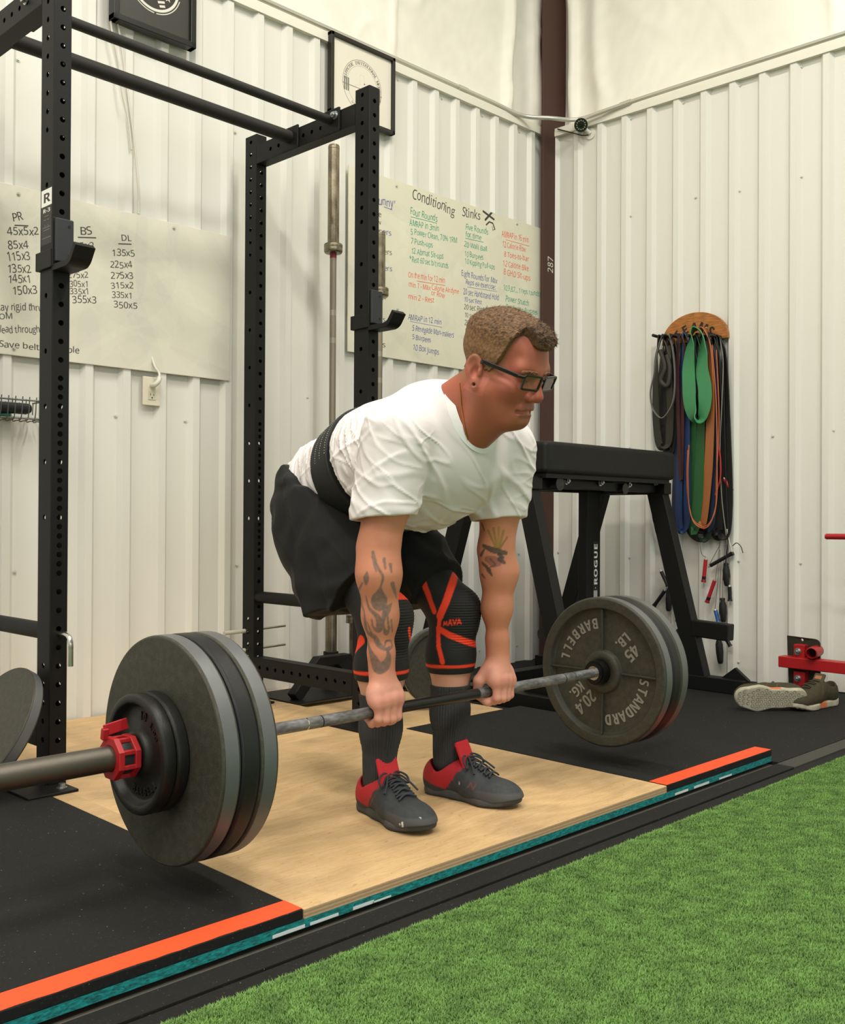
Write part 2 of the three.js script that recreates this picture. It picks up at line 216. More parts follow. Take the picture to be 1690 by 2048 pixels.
// ---------- turf ----------
const turfTex = dataTex(1024, 1024, (u, v) => { const k = 0.9 + 0.16 * n2(u * 22, v * 22) + 0.22 * n2(u * 120, v * 120) + 0.25 * (rnd() - 0.5); return [100 * k, 140 * k, 74 * k]; });
const turf = new THREE.Group(); turf.name = 'artificial_turf'; scene.add(turf); tag(turf, 'green artificial turf beyond the platform edge', 'turf', null, 'structure');
obj('turf_backing', box(-5, 3.25, FLOOR - 0.012, FLOOR - 0.004, 1.282, 6), M('#ffffff', 0.95, 0, { map: rep(turfTex, 1.1) }), turf);
{
  const bl = new THREE.BufferGeometry(), ps = [], nb = 5;
  for (let k = 0; k < nb; k++) { const a = k * 2.4 + 0.3, lx = Math.cos(a), lz = Math.sin(a), ox = 0.003 * Math.cos(a * 1.7), oz = 0.003 * Math.sin(a * 2.3); const w = 0.0011; ps.push(ox - lz * w, 0, oz + lx * w, ox + lz * w, 0, oz - lx * w, ox + lx * 0.006 * (0.5 + 0.2 * k), 0.0068 - 0.0007 * k, oz + lz * 0.006 * (0.5 + 0.2 * k)); }
  bl.setAttribute('position', new THREE.Float32BufferAttribute(ps, 3)); bl.computeVertexNormals();
  const N = 210000, im = new THREE.InstancedMesh(bl, new THREE.MeshStandardMaterial({ color: '#ffffff', roughness: 0.7, side: THREE.DoubleSide }), N), m4 = new THREE.Matrix4(), q = new THREE.Quaternion(), cc = new THREE.Color(); let n = 0;
  while (n < N) {
    const z = 1.281 + Math.pow(rnd(), 1.0) * 1.35, x = -1.25 + rnd() * 4.5; const rx = V(x, FLOOR, z).sub(EYE), dep = rx.dot(fwd); if (dep < 0.4) continue; const px = 845 + FOCAL * rx.dot(rgt) / dep, py = 1024 - FOCAL * rx.dot(upv) / dep; if (px > 1900 || py > 2250 || px < 100) continue;
    const s = 0.8 + 0.5 * rnd(); m4.compose(V(x, FLOOR - 0.005, z), q.setFromEuler(new THREE.Euler((rnd() - 0.5) * 0.5, rnd() * 6.28, (rnd() - 0.5) * 0.5)), V(s, s, s)); im.setMatrixAt(n, m4);
    const k = 0.75 + 0.25 * n2(x * 14, z * 14) + 0.35 * rnd(); cc.setRGB(0.165 * k, 0.315 * k, 0.075 * k); im.setColorAt(n, cc); n++;
  }
  im.name = 'turf_blades'; im.userData.kind = 'stuff'; shade(im); turf.add(im);
}
// ---------- power rack ----------
const RW = 1.1723, RD = 0.6657, RH = 2.286, PHI = 0.02121, H0 = 1.1176, IN2 = 0.0508;
const rk = (x, y, z) => V(x, y, z).applyAxisAngle(V(0, 1, 0), PHI);
const frontHoles = []; for (let n = 22; n >= 0; n--) frontHoles.push(H0 + IN2 * n); for (let k = 1; k <= 21; k++) frontHoles.push(H0 - 0.0254 * k); for (let k = 1; k <= 10; k++) frontHoles.push(H0 - 0.5334 - IN2 * k);
const sideHoles = []; for (let n = 22.5; n >= 13.5; n--) sideHoles.push(H0 + IN2 * n); for (let n = 10.5; n > -10; n -= 3) sideHoles.push(H0 + IN2 * n); for (let k = 0; k < 7; k++) sideHoles.push(0.33 - IN2 * k);
function plateWithHoles(w, h, list, r, t) { const s = rect(-w / 2, 0, w / 2, h); for (const y of list) hole(s, 0, y, r); return new THREE.ExtrudeGeometry(s, { depth: t, bevelEnabled: false, curveSegments: 7 }); }
const uprightGeo = (() => {
  const t = 0.003, F = plateWithHoles(0.0452, RH, frontHoles, 0.0079, t), S = plateWithHoles(0.0706, RH, sideHoles, 0.0079, t), g = [];
  g.push(T(F.clone(), 0, 0, -t), T(F.clone(), 0, 0, -0.0762));
  g.push(T(S.clone(), -0.0254, 0, -0.0381, 0, Math.PI / 2, 0), T(S.clone(), 0.0254 - t, 0, -0.0381, 0, Math.PI / 2, 0));
  for (const [x, z] of [[-0.0226, -0.0028], [0.0226, -0.0028], [-0.0226, -0.0734], [0.0226, -0.0734]]) g.push(T(new THREE.CylinderGeometry(0.0028, 0.0028, RH, 10), x, RH / 2, z));
  g.push(box(-0.0245, 0.0245, RH - 0.002, RH, -0.0755, -0.0007));
  return join(g);
})();
const rack = thing('power_rack', 'black steel power rack with drilled uprights and two pull-up bars', 'power rack', [0, 0, 0], PHI);
for (const [x, z] of [[0, 0], [RW, 0], [0, -RD], [RW, -RD]]) {
  const u = obj('upright', uprightGeo, blackPaint, rack); u.position.set(x, 0, z);
  const bp = obj('base_plate', box(x - 0.12, x + 0.02 + (x ? 0.0 : 0), 0, 0.008, z - 0.13, z + 0.082, 0.002), blackPaint, rack);
  obj('anchor_bolt', [cyl(V(x - 0.01, 0.008, z + 0.045), V(x - 0.01, 0.0105, z + 0.045), 0.014), cyl(V(x - 0.01, 0.0105, z + 0.045), V(x - 0.01, 0.021, z + 0.045), 0.009, 0.009, 6)], zinc, bp);
}
function crossmember(x, yc, nHoles) {
  const z1 = -0.0762, z0 = -RD, L = z1 - z0, g = [], list = []; for (let k = 0; k < nHoles; k++) list.push((k - (nHoles - 1) / 2) * IN2 + L / 2);
  for (const sx of [-0.0254, 0.0224]) { const c = plateWithHoles(0.0706, L, list, 0.0079, 0.003); c.rotateX(-Math.PI / 2); c.rotateZ(-Math.PI / 2); c.translate(x + sx, yc, z1); g.push(c); }
  g.push(box(x - 0.0254, x + 0.0254, yc + 0.0353, yc + 0.0381, z0, z1, 0.001), box(x - 0.0254, x + 0.0254, yc - 0.0381, yc - 0.0353, z0, z1, 0.001));
  return obj('crossmember', g, blackPaint, rack);
}
for (const x of [0, RW]) { crossmember(x, 2.202, 9); crossmember(x, 0.142, 11); }
const bolt = (p, n, parent = rack) => { const a = p.clone(), b = (k) => p.clone().addScaledVector(n, k); return obj('bolt', [cyl(a, b(0.003), 0.0155), cyl(b(0.003), b(0.014), 0.0115, 0.0115, 6), cyl(b(0.014), b(0.021), 0.006, 0.005, 10)], zinc, parent); };
const darkGrip = M('#161310', 0.62, 0, { bumpMap: rep(fineBump, 20, 2), bumpScale: 0.0005 });
for (const [z, r] of [[-0.205, 0.0165], [-0.445, 0.0245]]) {
  const b = obj('pull_up_bar', [cyl(V(0.03, 2.212, z), V(RW - 0.03, 2.212, z), r, r, 28)], darkGrip, rack);
  obj('flange', box(RW - 0.034, RW - 0.0254, 2.165, 2.25, z - 0.05, z + 0.05, 0.002), blackPaint, b); obj('flange', box(0.0254, 0.034, 2.165, 2.25, z - 0.05, z + 0.05, 0.002), blackPaint, b);
  bolt(V(RW - 0.034, 2.222, z + (z > -0.3 ? 0.03 : -0.035)), V(-1, 0, 0)); bolt(V(-0.0254, 2.212, z + (z > -0.3 ? 0.03 : -0.035)), V(-1, 0, 0));
}
// band pegs through the rear right upright
for (const y of [0.283, 0.205]) { const b = obj('band_peg', cyl(V(RW - 0.045, y, -RD - 0.038), V(RW + 0.165, y + 0.006, -RD - 0.038), 0.0045, 0.0045, 12), steel, rack); obj('sleeve', cyl(V(RW - 0.14, y - 0.002, -RD - 0.038), V(RW - 0.04, y, -RD - 0.038), 0.0085, 0.0085, 14), M('#d4d4c6', 0.35, 0, { transmission: 0.35, thickness: 0 }), b).userData.label = 'milky plastic sleeve'; }
// maker's sticker on the near upright
{ const t = canvasTex(128, 640, (g, w, h) => { g.fillStyle = '#1a1a19'; g.fillRect(0, 0, w, h); g.fillStyle = '#f2f1ec'; g.fillRect(0, 0, w, 196); g.fillStyle = '#141414'; g.font = 'bold 150px sans-serif'; g.textAlign = 'center'; g.textBaseline = 'middle'; g.fillText('R', w / 2, 102); g.fillStyle = '#e9e8e2'; g.font = 'bold 62px sans-serif'; g.fillText('R-3', w / 2, 248); g.fillStyle = '#8f8e8a'; for (const [y, a, b] of [[310, 40, 90], [352, 30, 60], [352, 70, 96], [440, 16, 112], [470, 26, 104], [560, 10, 118]]) g.fillRect(a, y, b - a, 5); g.font = '30px sans-serif'; g.fillText('( - )', w / 2, 420); });
  const a = onP(94, 378, rk(1, 0, 0), -0.0256), b = onP(94, 488, rk(1, 0, 0), -0.0256);
  const m = obj('sticker', new THREE.PlaneGeometry(0.062, a.y - b.y), M('#ffffff', 0.45, 0, { map: t }), rack); m.rotation.y = -Math.PI / 2; m.position.set(-0.0257, (a.y + b.y) / 2, -0.0381); m.userData.label = 'black and white maker sticker with a letter R'; }
// pipe safeties, one each side, with L-shaped pins
for (const [x, lab] of [[0, 'black pipe safety at the whiteboard side of the rack with a chrome L-pin'], [RW, 'black pipe safety between the rack uprights behind the lifter']]) {
  const s = thing('pipe_safety', lab, 'safety bar', [0, 0, 0], PHI);
  obj('pipe', cyl(V(x, 0.42, -RD + 0.0), V(x, 0.42, -0.0762), 0.0235, 0.0235, 28), blackPaint, s);
  obj('locking_pin', tube([V(x, 0.42, -0.02), V(x, 0.42, 0.02), V(x, 0.42, 0.042), V(x, 0.414, 0.06), V(x, 0.4, 0.068), V(x, 0.38, 0.069), V(x, 0.337, 0.069)], 0.0072, 40, 14), chrome, s).userData.label = 'bent chrome pin';
}
// J-cups
[[0, 1.43, 'black J-cup on the near upright with the sticker'], [RW, 1.43, 'black J-cup on the upright beside the written whiteboard']].forEach(([x, y, lab]) => {
  const j = thing('j_cup', lab, 'bar holder', [0, 0, 0], PHI);
  obj('back_plate', box(x - 0.03, x + 0.03, y - 0.02, y + 0.125, 0.001, 0.008, 0.003), blackPaint, j);
  obj('bracket', [box(x - 0.034, x - 0.0262, y - 0.012, y + 0.038, -0.085, 0.006, 0.002), box(x - 0.034, x + 0.03, y - 0.012, y + 0.038, -0.086, -0.0772, 0.002), box(x + 0.0262, x + 0.034, y - 0.012, y + 0.038, -0.085, 0.006, 0.002)], blackPaint, j);
  const liner = obj('liner', box(x - 0.026, x + 0.026, y + 0.002, y + 0.122, 0.008, 0.02, 0.004), M('#23262b', 0.6), j); liner.userData.label = 'dark plastic wear liner';
  for (const yy of [0.022, 0.102]) obj('liner_screw', cyl(V(x + 0.012, y + yy, 0.0195), V(x + 0.012, y + yy, 0.021), 0.004), darkHole, liner);
  const s = new THREE.Shape(); s.moveTo(0, -0.02); s.lineTo(0.075, -0.02); s.quadraticCurveTo(0.1, -0.018, 0.112, 0.002); s.lineTo(0.128, 0.024); s.lineTo(0.118, 0.032); s.lineTo(0.1, 0.008); s.quadraticCurveTo(0.09, -0.006, 0.07, -0.007); s.lineTo(0, -0.007); s.closePath();
  const g = extrude(s, 0.054, 0.002); g.rotateY(-Math.PI / 2); g.translate(x + 0.027, y, 0.006); obj('hook', g, blackPaint, j);
});

// ---------- barbell and plates ----------
const BY = 0.279, BZ = 0.877, PIN = 1.289, LOUT = -0.201, PT = 0.0427;
const oliveTex = dataTex(256, 256, (u, v) => { const k = 1 + 0.10 * n2(u * 9, v * 9) + 0.12 * n2(u * 40, v * 40) + 0.08 * (rnd() - 0.5); return [62 * k, 61 * k, 52 * k]; });
const olive = M('#ffffff', 0.5, 0.25, { map: rep(oliveTex, 4), bumpMap: rep(fineBump, 12), bumpScale: 0.0006 });
const oliveFlat = olive;
const rimGrey = M('#6a6c6e', 0.42, 0.45, { bumpMap: rep(fineBump, 3, 1), bumpScale: 0.0005 });
const ironBlack = M('#1d1e20', 0.45, 0.3, { bumpMap: rep(fineBump, 2), bumpScale: 0.0006 });
const letterMat = M('#8f8d84', 0.45, 0.3);
function arcText(s, r, mid, size, inward) { // letters round the hub; mid in degrees; inward: feet outwards
  const gs = [], adv = size * 0.86 / r, n = s.length; [...s].forEach((c, i) => { if (c === ' ') return; const a = (mid * R2) + (inward ? 1 : -1) * (i - (n - 1) / 2) * adv; const g = text3(c, size, 0.0035); g.scale(0.82, 1, 1); g.rotateZ(inward ? a + Math.PI / 2 : a - Math.PI / 2); g.translate(Math.cos(a) * r, Math.sin(a) * r, 0); gs.push(g); }); return gs;
}
const bigDish = metreUV(lathe([[0.0258, 0], [0.0258, 0.043], [0.05, 0.043], [0.0625, 0.041], [0.066, 0.031], [0.068, 0.027], [0.182, 0.0255], [0.188, 0.03], [0.1915, 0.0415], [0.195, 0.043], [0.218, 0.043], [0.2225, 0.0405], [0.225, 0.036], [0.225, 0.006], [0.2235, 0.002], [0.220, 0], [0.0258, 0]], 96));
const dishRim = lathe([[0.2251, 0.0355], [0.2254, 0.034], [0.2254, 0.008], [0.2251, 0.0065]], 96);
function bigPlate(label, mat, rimMat, x, side, spin, lettered, group) {
  // side -1: lettered face looks to -x. x is the plane of the lettered face
  const o = thing('weight_plate', label, 'weight plate', [x, BY, BZ], 0, group); o.rotation.set(0, side < 0 ? -Math.PI / 2 : Math.PI / 2, 0);
  const spinG = (g) => { g.rotateZ(spin); return g; };
  const b = bigDish.clone(); b.rotateX(Math.PI / 2); b.translate(0, 0, -0.043); obj('disc', b, mat, o);
  const rm = dishRim.clone(); rm.rotateX(Math.PI / 2); rm.translate(0, 0, -0.043); obj('rim', rm, rimMat, o).userData.label = 'worn grey rim';
  if (lettered) {
    const sp = []; for (let k = 0; k < 4; k++) { const g = beam(V(0.06, 0, -0.0145), V(0.189, 0, -0.0105), 0.006, 0.011, 0.002); g.rotateZ(Math.PI / 4 + k * Math.PI / 2); sp.push(g); }
    sp.forEach((g) => obj('spoke', spinG(g), mat, o));
    const up = (s, size, x2, y2) => { const g = text3(s, size, 0.0035); g.scale(0.85, 1, 1); g.translate(x2, y2, 0); return g; };
    const parts = [...arcText('STANDARD', 0.145, 90, 0.032, false), ...arcText('BARBELL', 0.145, -90, 0.032, true), up('45', 0.038, -0.118, 0.026), up('LB.', 0.031, -0.118, -0.02), up('20.4', 0.038, 0.118, 0.026), up('KG.', 0.031, 0.118, -0.02)];
    parts.forEach((g) => { g.translate(0, 0, -0.0182); spinG(g); });
    obj('lettering', parts, letterMat, o).userData.label = 'raised cast lettering';
  }
  return o;
}
const SPIN = -135 * R2;
bigPlate('lettered olive-grey 45 pound plate innermost on the bar end by the bench machine', olive, rimGrey, PIN, -1, SPIN, true);
bigPlate('black iron plate sandwiched between two olive plates by the bench machine', ironBlack, ironBlack, PIN + PT, -1, 0.3, false);
bigPlate('olive-grey plate outermost on the bar end by the bench machine', olive, rimGrey, PIN + 2 * PT, -1, 1.1, false);
bigPlate('flat-backed olive-grey plate behind the small plates and red collar', olive, rimGrey, LOUT + PT, 1, 0.4, false);
bigPlate('black iron plate sandwiched between two olive plates near the red collar', ironBlack, ironBlack, LOUT + 2 * PT, 1, 0.9, false);
bigPlate('olive-grey plate innermost on the bar end near the red collar', olive, rimGrey, LOUT + 3 * PT, 1, 2, true);
const smallDish = lathe([[0.0258, 0], [0.0258, 0.026], [0.04, 0.026], [0.046, 0.022], [0.05, 0.012], [0.088, 0.010], [0.094, 0.014], [0.098, 0.0245], [0.101, 0.027], [0.111, 0.027], [0.1155, 0.024], [0.117, 0.02], [0.117, 0.004], [0.114, 0], [0.0258, 0]], 72);
const smallMat = M('#1f1f1d', 0.4, 0.3, { bumpMap: rep(fineBump, 2), bumpScale: 0.0008 });
[[LOUT - 0.001, 'small black plate pressed against the flat olive plate'], [LOUT - 0.029, 'outer small black dished plate next to the red collar']].forEach(([x, lab], i) => {
  const o = thing('small_plate', lab, 'weight plate', [x, BY, BZ]); o.rotation.set(0, -Math.PI / 2, 0);
  const g = smallDish.clone(); g.rotateX(Math.PI / 2); obj('disc', g, smallMat, o);
  if (i) { const ps = [...arcText('10 LBS', 0.074, 60, 0.017, false), ...arcText('BARBELL', 0.074, -75, 0.016, true)]; ps.forEach((q) => q.translate(0, 0, 0.0095)); obj('lettering', ps, smallMat, o); }
});
const knurl = dataTex(64, 64, (u, v) => { const k = (Math.abs(((u + v) * 4 % 1) - 0.5) + Math.abs(((u - v) * 4 % 1 + 1) % 1 - 0.5)) * 255; return [k, k, k]; }, false);
const chalky = dataTex(64, 512, (u, v) => { const k = 120 + 26 * n2(u * 3, v * 14) + 18 * n2(u * 9, v * 60); return [k, k, k * 1.01]; });
const shaftMat = M('#ffffff', 0.5, 0.55, { map: chalky, bumpMap: rep(knurl, 10, 150), bumpScale: 0.0005 });
const shaftDark = M('#2a2a2b', 0.35, 0.6), sleeveMat = M('#5d5850', 0.38, 0.75, { bumpMap: rep(fineBump, 4), bumpScale: 0.0004 });
const bell = thing('barbell', 'loaded steel barbell held just off the floor by the lifter', 'barbell', [0, BY, BZ]);
const bx = (a, b, r, seg = 28) => cyl(V(a, 0, 0), V(b, 0, 0), r, r, seg), LIN = LOUT + 3 * PT;
obj('shaft', bx(LIN - 0.05, PIN + 0.02, 0.0137), shaftMat, bell);
obj('smooth_centre', bx(0.45, 0.735, 0.01385), shaftDark, bell).userData.label = 'dark smooth middle of the bar';
for (const x of [0.165, 0.207, 1.105, 1.15]) obj('knurl_ring', bx(x - 0.0015, x + 0.0015, 0.0139), x < 0.19 || x > 1.12 ? chrome : darkHole, bell);
obj('sleeve', bx(-0.63, LIN + 0.002, 0.0245), sleeveMat, bell); obj('sleeve', bx(PIN - 0.002, PIN + 0.42, 0.0245), sleeveMat, bell);
obj('sleeve_collar', [bx(PIN - 0.03, PIN - 0.001, 0.036), bx(PIN - 0.036, PIN - 0.03, 0.031)], M('#161616', 0.3, 0.4), bell); obj('snap_ring', bx(PIN - 0.0372, PIN - 0.036, 0.021), chrome, bell);
obj('sleeve_collar', [bx(LIN + 0.001, LIN + 0.03, 0.036)], M('#161616', 0.3, 0.4), bell);
// red clamp collar
{ const x0 = LOUT - 0.058, c = thing('bar_clamp', 'red plastic clamp collar on the bar beside the small plates', 'clamp', [0, BY, BZ]); const red = M('#a3161c', 0.5), pad = M('#1c1c1c', 0.7);
  const ring = new THREE.Shape(), N = 8; const R0 = 0.041; for (let i = 0; i < N; i++) { const a = (i + 0.5) / N * Math.PI * 2; ring[i ? 'lineTo' : 'moveTo'](Math.cos(a) * R0, Math.sin(a) * R0); } ring.closePath(); hole(ring, 0, 0, 0.0262);
  for (const x of [x0 - 0.046, x0 - 0.012]) { const g = extrude(ring, 0.009, 0.0015); g.rotateY(Math.PI / 2); g.translate(x, 0, 0); obj('ring', g, red, c); }
  for (let i = 0; i < 8; i++) { const a = (i + 0.5) / 8 * Math.PI * 2; obj('rib', beam(V(x0 - 0.044, Math.sin(a) * 0.0365, Math.cos(a) * 0.0365), V(x0 - 0.005, Math.sin(a) * 0.0365, Math.cos(a) * 0.0365), 0.009, 0.009, 0.002), red, c); }
  obj('inner_pad', [(() => { const g = lathe([[0.0262, -0.016], [0.034, -0.016], [0.034, 0.016], [0.0262, 0.016]], 24); g.rotateZ(Math.PI / 2); g.translate(x0 - 0.024, 0, 0); return g; })()], pad, c);
  obj('lever', [beam(V(x0 - 0.052, 0.052, -0.012), V(x0 - 0.0, 0.058, -0.02), 0.022, 0.006, 0.002), beam(V(x0 - 0.05, 0.034, -0.016), V(x0 - 0.05, 0.056, -0.012), 0.012, 0.012, 0.002)], red, c); }

// ---------- stored bars and plates behind the rack ----------
const holder = thing('bar_holder', 'black upright bar holder standing behind the rack with slanted legs', 'bar holder', [1.56, 0, -0.72]);
obj('base_plate', box(-0.34, 0.3, 0, 0.006, -0.1, 0.2, 0.002), blackPaint, holder);
for (const [x, z, h] of [[0, 0, 0.155], [0.1, 0.04, 0.135], [0.24, -0.02, 0.15]]) obj('socket', (() => { const g = lathe([[0.027, 0], [0.033, 0], [0.033, h], [0.027, h], [0.027, 0.01]], 24); return g.translate(x, 0.006, z); })(), blackPaint, holder);
obj('leg', strut(V(-0.3, 0.012, 0.13), V(-0.15, 0.15, 0.11), 0.045, 0.05, V(0, 0, 1)), blackPaint, holder); obj('leg', strut(V(0.1, 0.012, 0.13), V(-0.06, 0.15, 0.11), 0.045, 0.05, V(0, 0, 1)), blackPaint, holder); obj('top_bar', box(-0.17, 0.0, 0.125, 0.165, 0.085, 0.135, 0.004), blackPaint, holder);
const patina = dataTex(64, 512, (u, v) => { const k = 0.72 + 0.1 * n2(u * 3, v * 5) + 0.12 * n2(u * 2 + 4, v * 2) + 0.05 * n2(u * 20, v * 30); return [176 * k, 164 * k, 140 * k]; });
const oldSteel = M('#ffffff', 0.36, 0.9, { map: patina });
function standingBar(label, x, z, y0, yTop, sl, r, ringCol) {
  const b = thing('stored_barbell', label, 'barbell', [x, 0, z]), yc = yTop - sl;
  obj('sleeve', [cyl(V(0, yc, 0), V(0, yTop - 0.006, 0), r, r, 28), cyl(V(0, yTop - 0.006, 0), V(0, yTop, 0), r, r * 0.9, 28)], oldSteel, b);
  obj('end_cap', cyl(V(0, yTop - 0.018, 0), V(0, yTop - 0.0165, 0), r * 1.012), darkHole, b);
  obj('sleeve_collar', [(() => { const g = lathe([[0.013, -0.04], [r * 1.45, -0.04], [r * 1.62, -0.034], [r * 1.62, -0.022], [r * 1.5, -0.0195], [r * 1.62, -0.017], [r * 1.62, -0.004], [r * 1.5, 0], [0.013, 0]], 32); return g.translate(0, yc, 0); })()], oldSteel, b);
  obj('shaft', cyl(V(0, y0 + sl, 0), V(0, yc - 0.03, 0), 0.0142, 0.0142, 20), M('#8b8375', 0.5, 0.7, { bumpMap: rep(knurl, 8, 200), bumpScale: 0.0005 }), b);
  if (ringCol) obj('colour_ring', cyl(V(0, yc - 0.062, 0), V(0, yc - 0.04, 0), 0.0148), M(ringCol, 0.5), b).userData.label = 'red band below the sleeve';
  for (const y of [yc - 0.3, yc - 0.42]) obj('smooth_ring', cyl(V(0, y - 0.012, 0), V(0, y + 0.012, 0), 0.0144), steel, b);
  obj('sleeve', cyl(V(0, y0, 0), V(0, y0 + sl, 0), r, r, 24), oldSteel, b); obj('sleeve_collar', cyl(V(0, y0 + sl, 0), V(0, y0 + sl + 0.035, 0), r * 1.6), oldSteel, b);
}
standingBar('tall worn barbell standing behind the rack with a red band under its sleeve', 1.56, -0.72, 0.012, 2.36, 0.43, 0.025, '#7d1f22');
{ const p = onZ(764, 465, -0.72); standingBar('shorter barbell standing behind the upright beside the written whiteboard', p.x - 0.012, -0.72, 0.012, p.y, 0.255, 0.025, null); }
standingBar('short steel bar in the holder socket behind the lifter', 1.66, -0.68, 0.012, 0.86, 0.27, 0.024, null);
function loosePlate(label, pos, rx, ry, rz, s, mat) { const o = thing('weight_plate', label, 'weight plate', pos); o.rotation.set(rx, ry, rz, 'YXZ'); o.scale.setScalar(s); const b = bigDish.clone(); b.rotateX(Math.PI / 2); b.translate(0, 0, -0.0215); obj('disc', b, mat, o); const rm = dishRim.clone(); rm.rotateX(Math.PI / 2); rm.translate(0, 0, -0.0215); obj('rim', rm, rimGrey, o); return o; }
{ const o = loosePlate('olive plate leaning beside the near rack upright', [-0.15, 0.165, -0.06], 0, 0, 0, 0.8, oliveFlat); o.quaternion.setFromUnitVectors(V(0, 0, 1), V(Math.cos(0.55), -Math.sin(0.55), 0)); }
loosePlate('olive plate standing behind the lifter by the bar holder', [1.63, 0.155, -0.14], 0, -0.35, 0, 0.7, olive);
// ---------- things on the wall behind the rack ----------
const ribZ = RZ0 + 0.0215, boardZ = ribZ + 0.004;
// handwriting drawn letter by letter; positions are on the board, in metres from its lower left corner
function board(label, x0, x1, y0, y1, tint, lines, marks) {
  const W = x1 - x0, H = y1 - y0, S = 1500 / W, o = thing('whiteboard', label, 'whiteboard');
  const t = canvasTex(1500, Math.round(H * S), (g, w, h) => {
    g.fillStyle = tint; g.fillRect(0, 0, w, h); g.globalAlpha = 0.05; for (let i = 0; i < 120; i++) { g.fillStyle = i % 2 ? '#8d8f90' : '#fffdf4'; g.beginPath(); g.ellipse(rnd() * w, rnd() * h, 30 + rnd() * 160, 8 + rnd() * 40, rnd() * 3, 0, 7); g.fill(); } g.globalAlpha = 1;
    const P = (px, py) => { const p = onZ(px, py, boardZ + 0.003); return [(p.x - x0) * S, (y1 - p.y) * S]; };
    g.lineCap = 'round';
    for (const [s, a, b, c, d, size, col] of lines) { // text from pixel (a,b) to (c,d)
      const [X0, Y0] = P(a, b), [X1, Y1] = P(c, d), L = Math.hypot(X1 - X0, Y1 - Y0), [, q0] = P(a, b - size), px = Y0 - q0;
      g.save(); g.translate(X0, Y0); g.rotate(Math.atan2(Y1 - Y0, X1 - X0)); g.font = `${px * 1.32}px sans-serif`; g.fillStyle = col; g.strokeStyle = col; g.lineWidth = px * 0.035;
      const tot = g.measureText(s).width, k = L / tot; let x = 0; for (const ch of s) { const cw = g.measureText(ch).width * k; g.save(); g.translate(x + cw / 2, (rnd() - 0.5) * px * 0.14); g.rotate((rnd() - 0.5) * 0.22); g.transform(1, 0, -0.08, 1, 0, 0); g.scale(k * 1.05, 0.94 + rnd() * 0.16); g.textAlign = 'center'; g.fillText(ch, 0, 0); g.restore(); x += cw; } g.restore();
    }
    for (const [col, lw, ...pts] of marks) { g.strokeStyle = col; g.lineWidth = lw; g.beginPath(); pts.forEach(([a, b], i) => g[i ? 'lineTo' : 'moveTo'](...P(a, b))); g.stroke(); }
  });
  const sheet = obj('board_sheet', box(x0, x1, y0, y1, ribZ, boardZ + 0.002, 0.001), M(tint, 0.3), o);
  const face = obj('writing_surface', new THREE.PlaneGeometry(W - 0.004, H - 0.004), M('#ffffff', 0.28, 0, { map: t, clearcoat: 0.4, clearcoatRoughness: 0.25 }), o); face.position.set((x0 + x1) / 2, (y0 + y1) / 2, boardZ + 0.0024);
  return o;
}
const K = '#23211f', GN = '#128a66', RDm = '#e0552f', BL = '#2f3a86';
const boards = [];
{ const a = onZ(461.5, 473.7, boardZ), b = onZ(459, 762, boardZ);
  boards[0] = board('whiteboard of black lifting tallies with a bare right half', -0.75, b.x, b.y, a.y, '#dcd8c9', [
    ['PR', 26, 444, 48, 440, 17, K], ['45x5x2', 15, 470, 79, 470, 16, K], ['85x4', 16, 498, 58, 497, 17, K], ['115x3', 15, 522, 62, 520, 18, K], ['135x2', 15, 546, 64, 545, 17, K], ['145x1', 16, 566, 64, 565, 16, K], ['150x3', 25, 590, 76, 588, 17, K],
    ['Stay rigid thru', -12, 622, 86, 622, 15, K], ['ROM', -12, 640, 26, 638, 12, K], ['lead through', -1, 666, 81, 666, 15, K], ['Save belt for triple', -3, 694, 160, 708, 13, K],
    ['BS', 160, 468, 186, 467, 17, K], ['135x5x2', 118, 498, 191, 498, 15, K], ['225x3', 134, 536, 178, 536, 14, K], ['275x2', 136, 556, 178, 556, 13, K], ['305x1', 140, 574, 178, 574, 13, K], ['335x1', 140, 588, 180, 590, 13, K], ['355x3', 145, 606, 194, 607, 15, K],
    ['DL', 243, 482, 264, 481, 13, K], ['135x5', 224, 511, 271, 513, 14, K], ['225x4', 221, 536, 266, 536, 14, K], ['275x3', 222, 557, 268, 557, 13, K], ['315x2', 223, 578, 268, 576, 13, K], ['335x1', 224, 596, 266, 597, 13, K], ['350x5', 228, 615, 276, 618, 14, K]],
    [[K, 3, [30, 450], [56, 451]], [K, 3, [157, 474], [192, 475]], [K, 3, [238, 487], [263, 488]]]); }
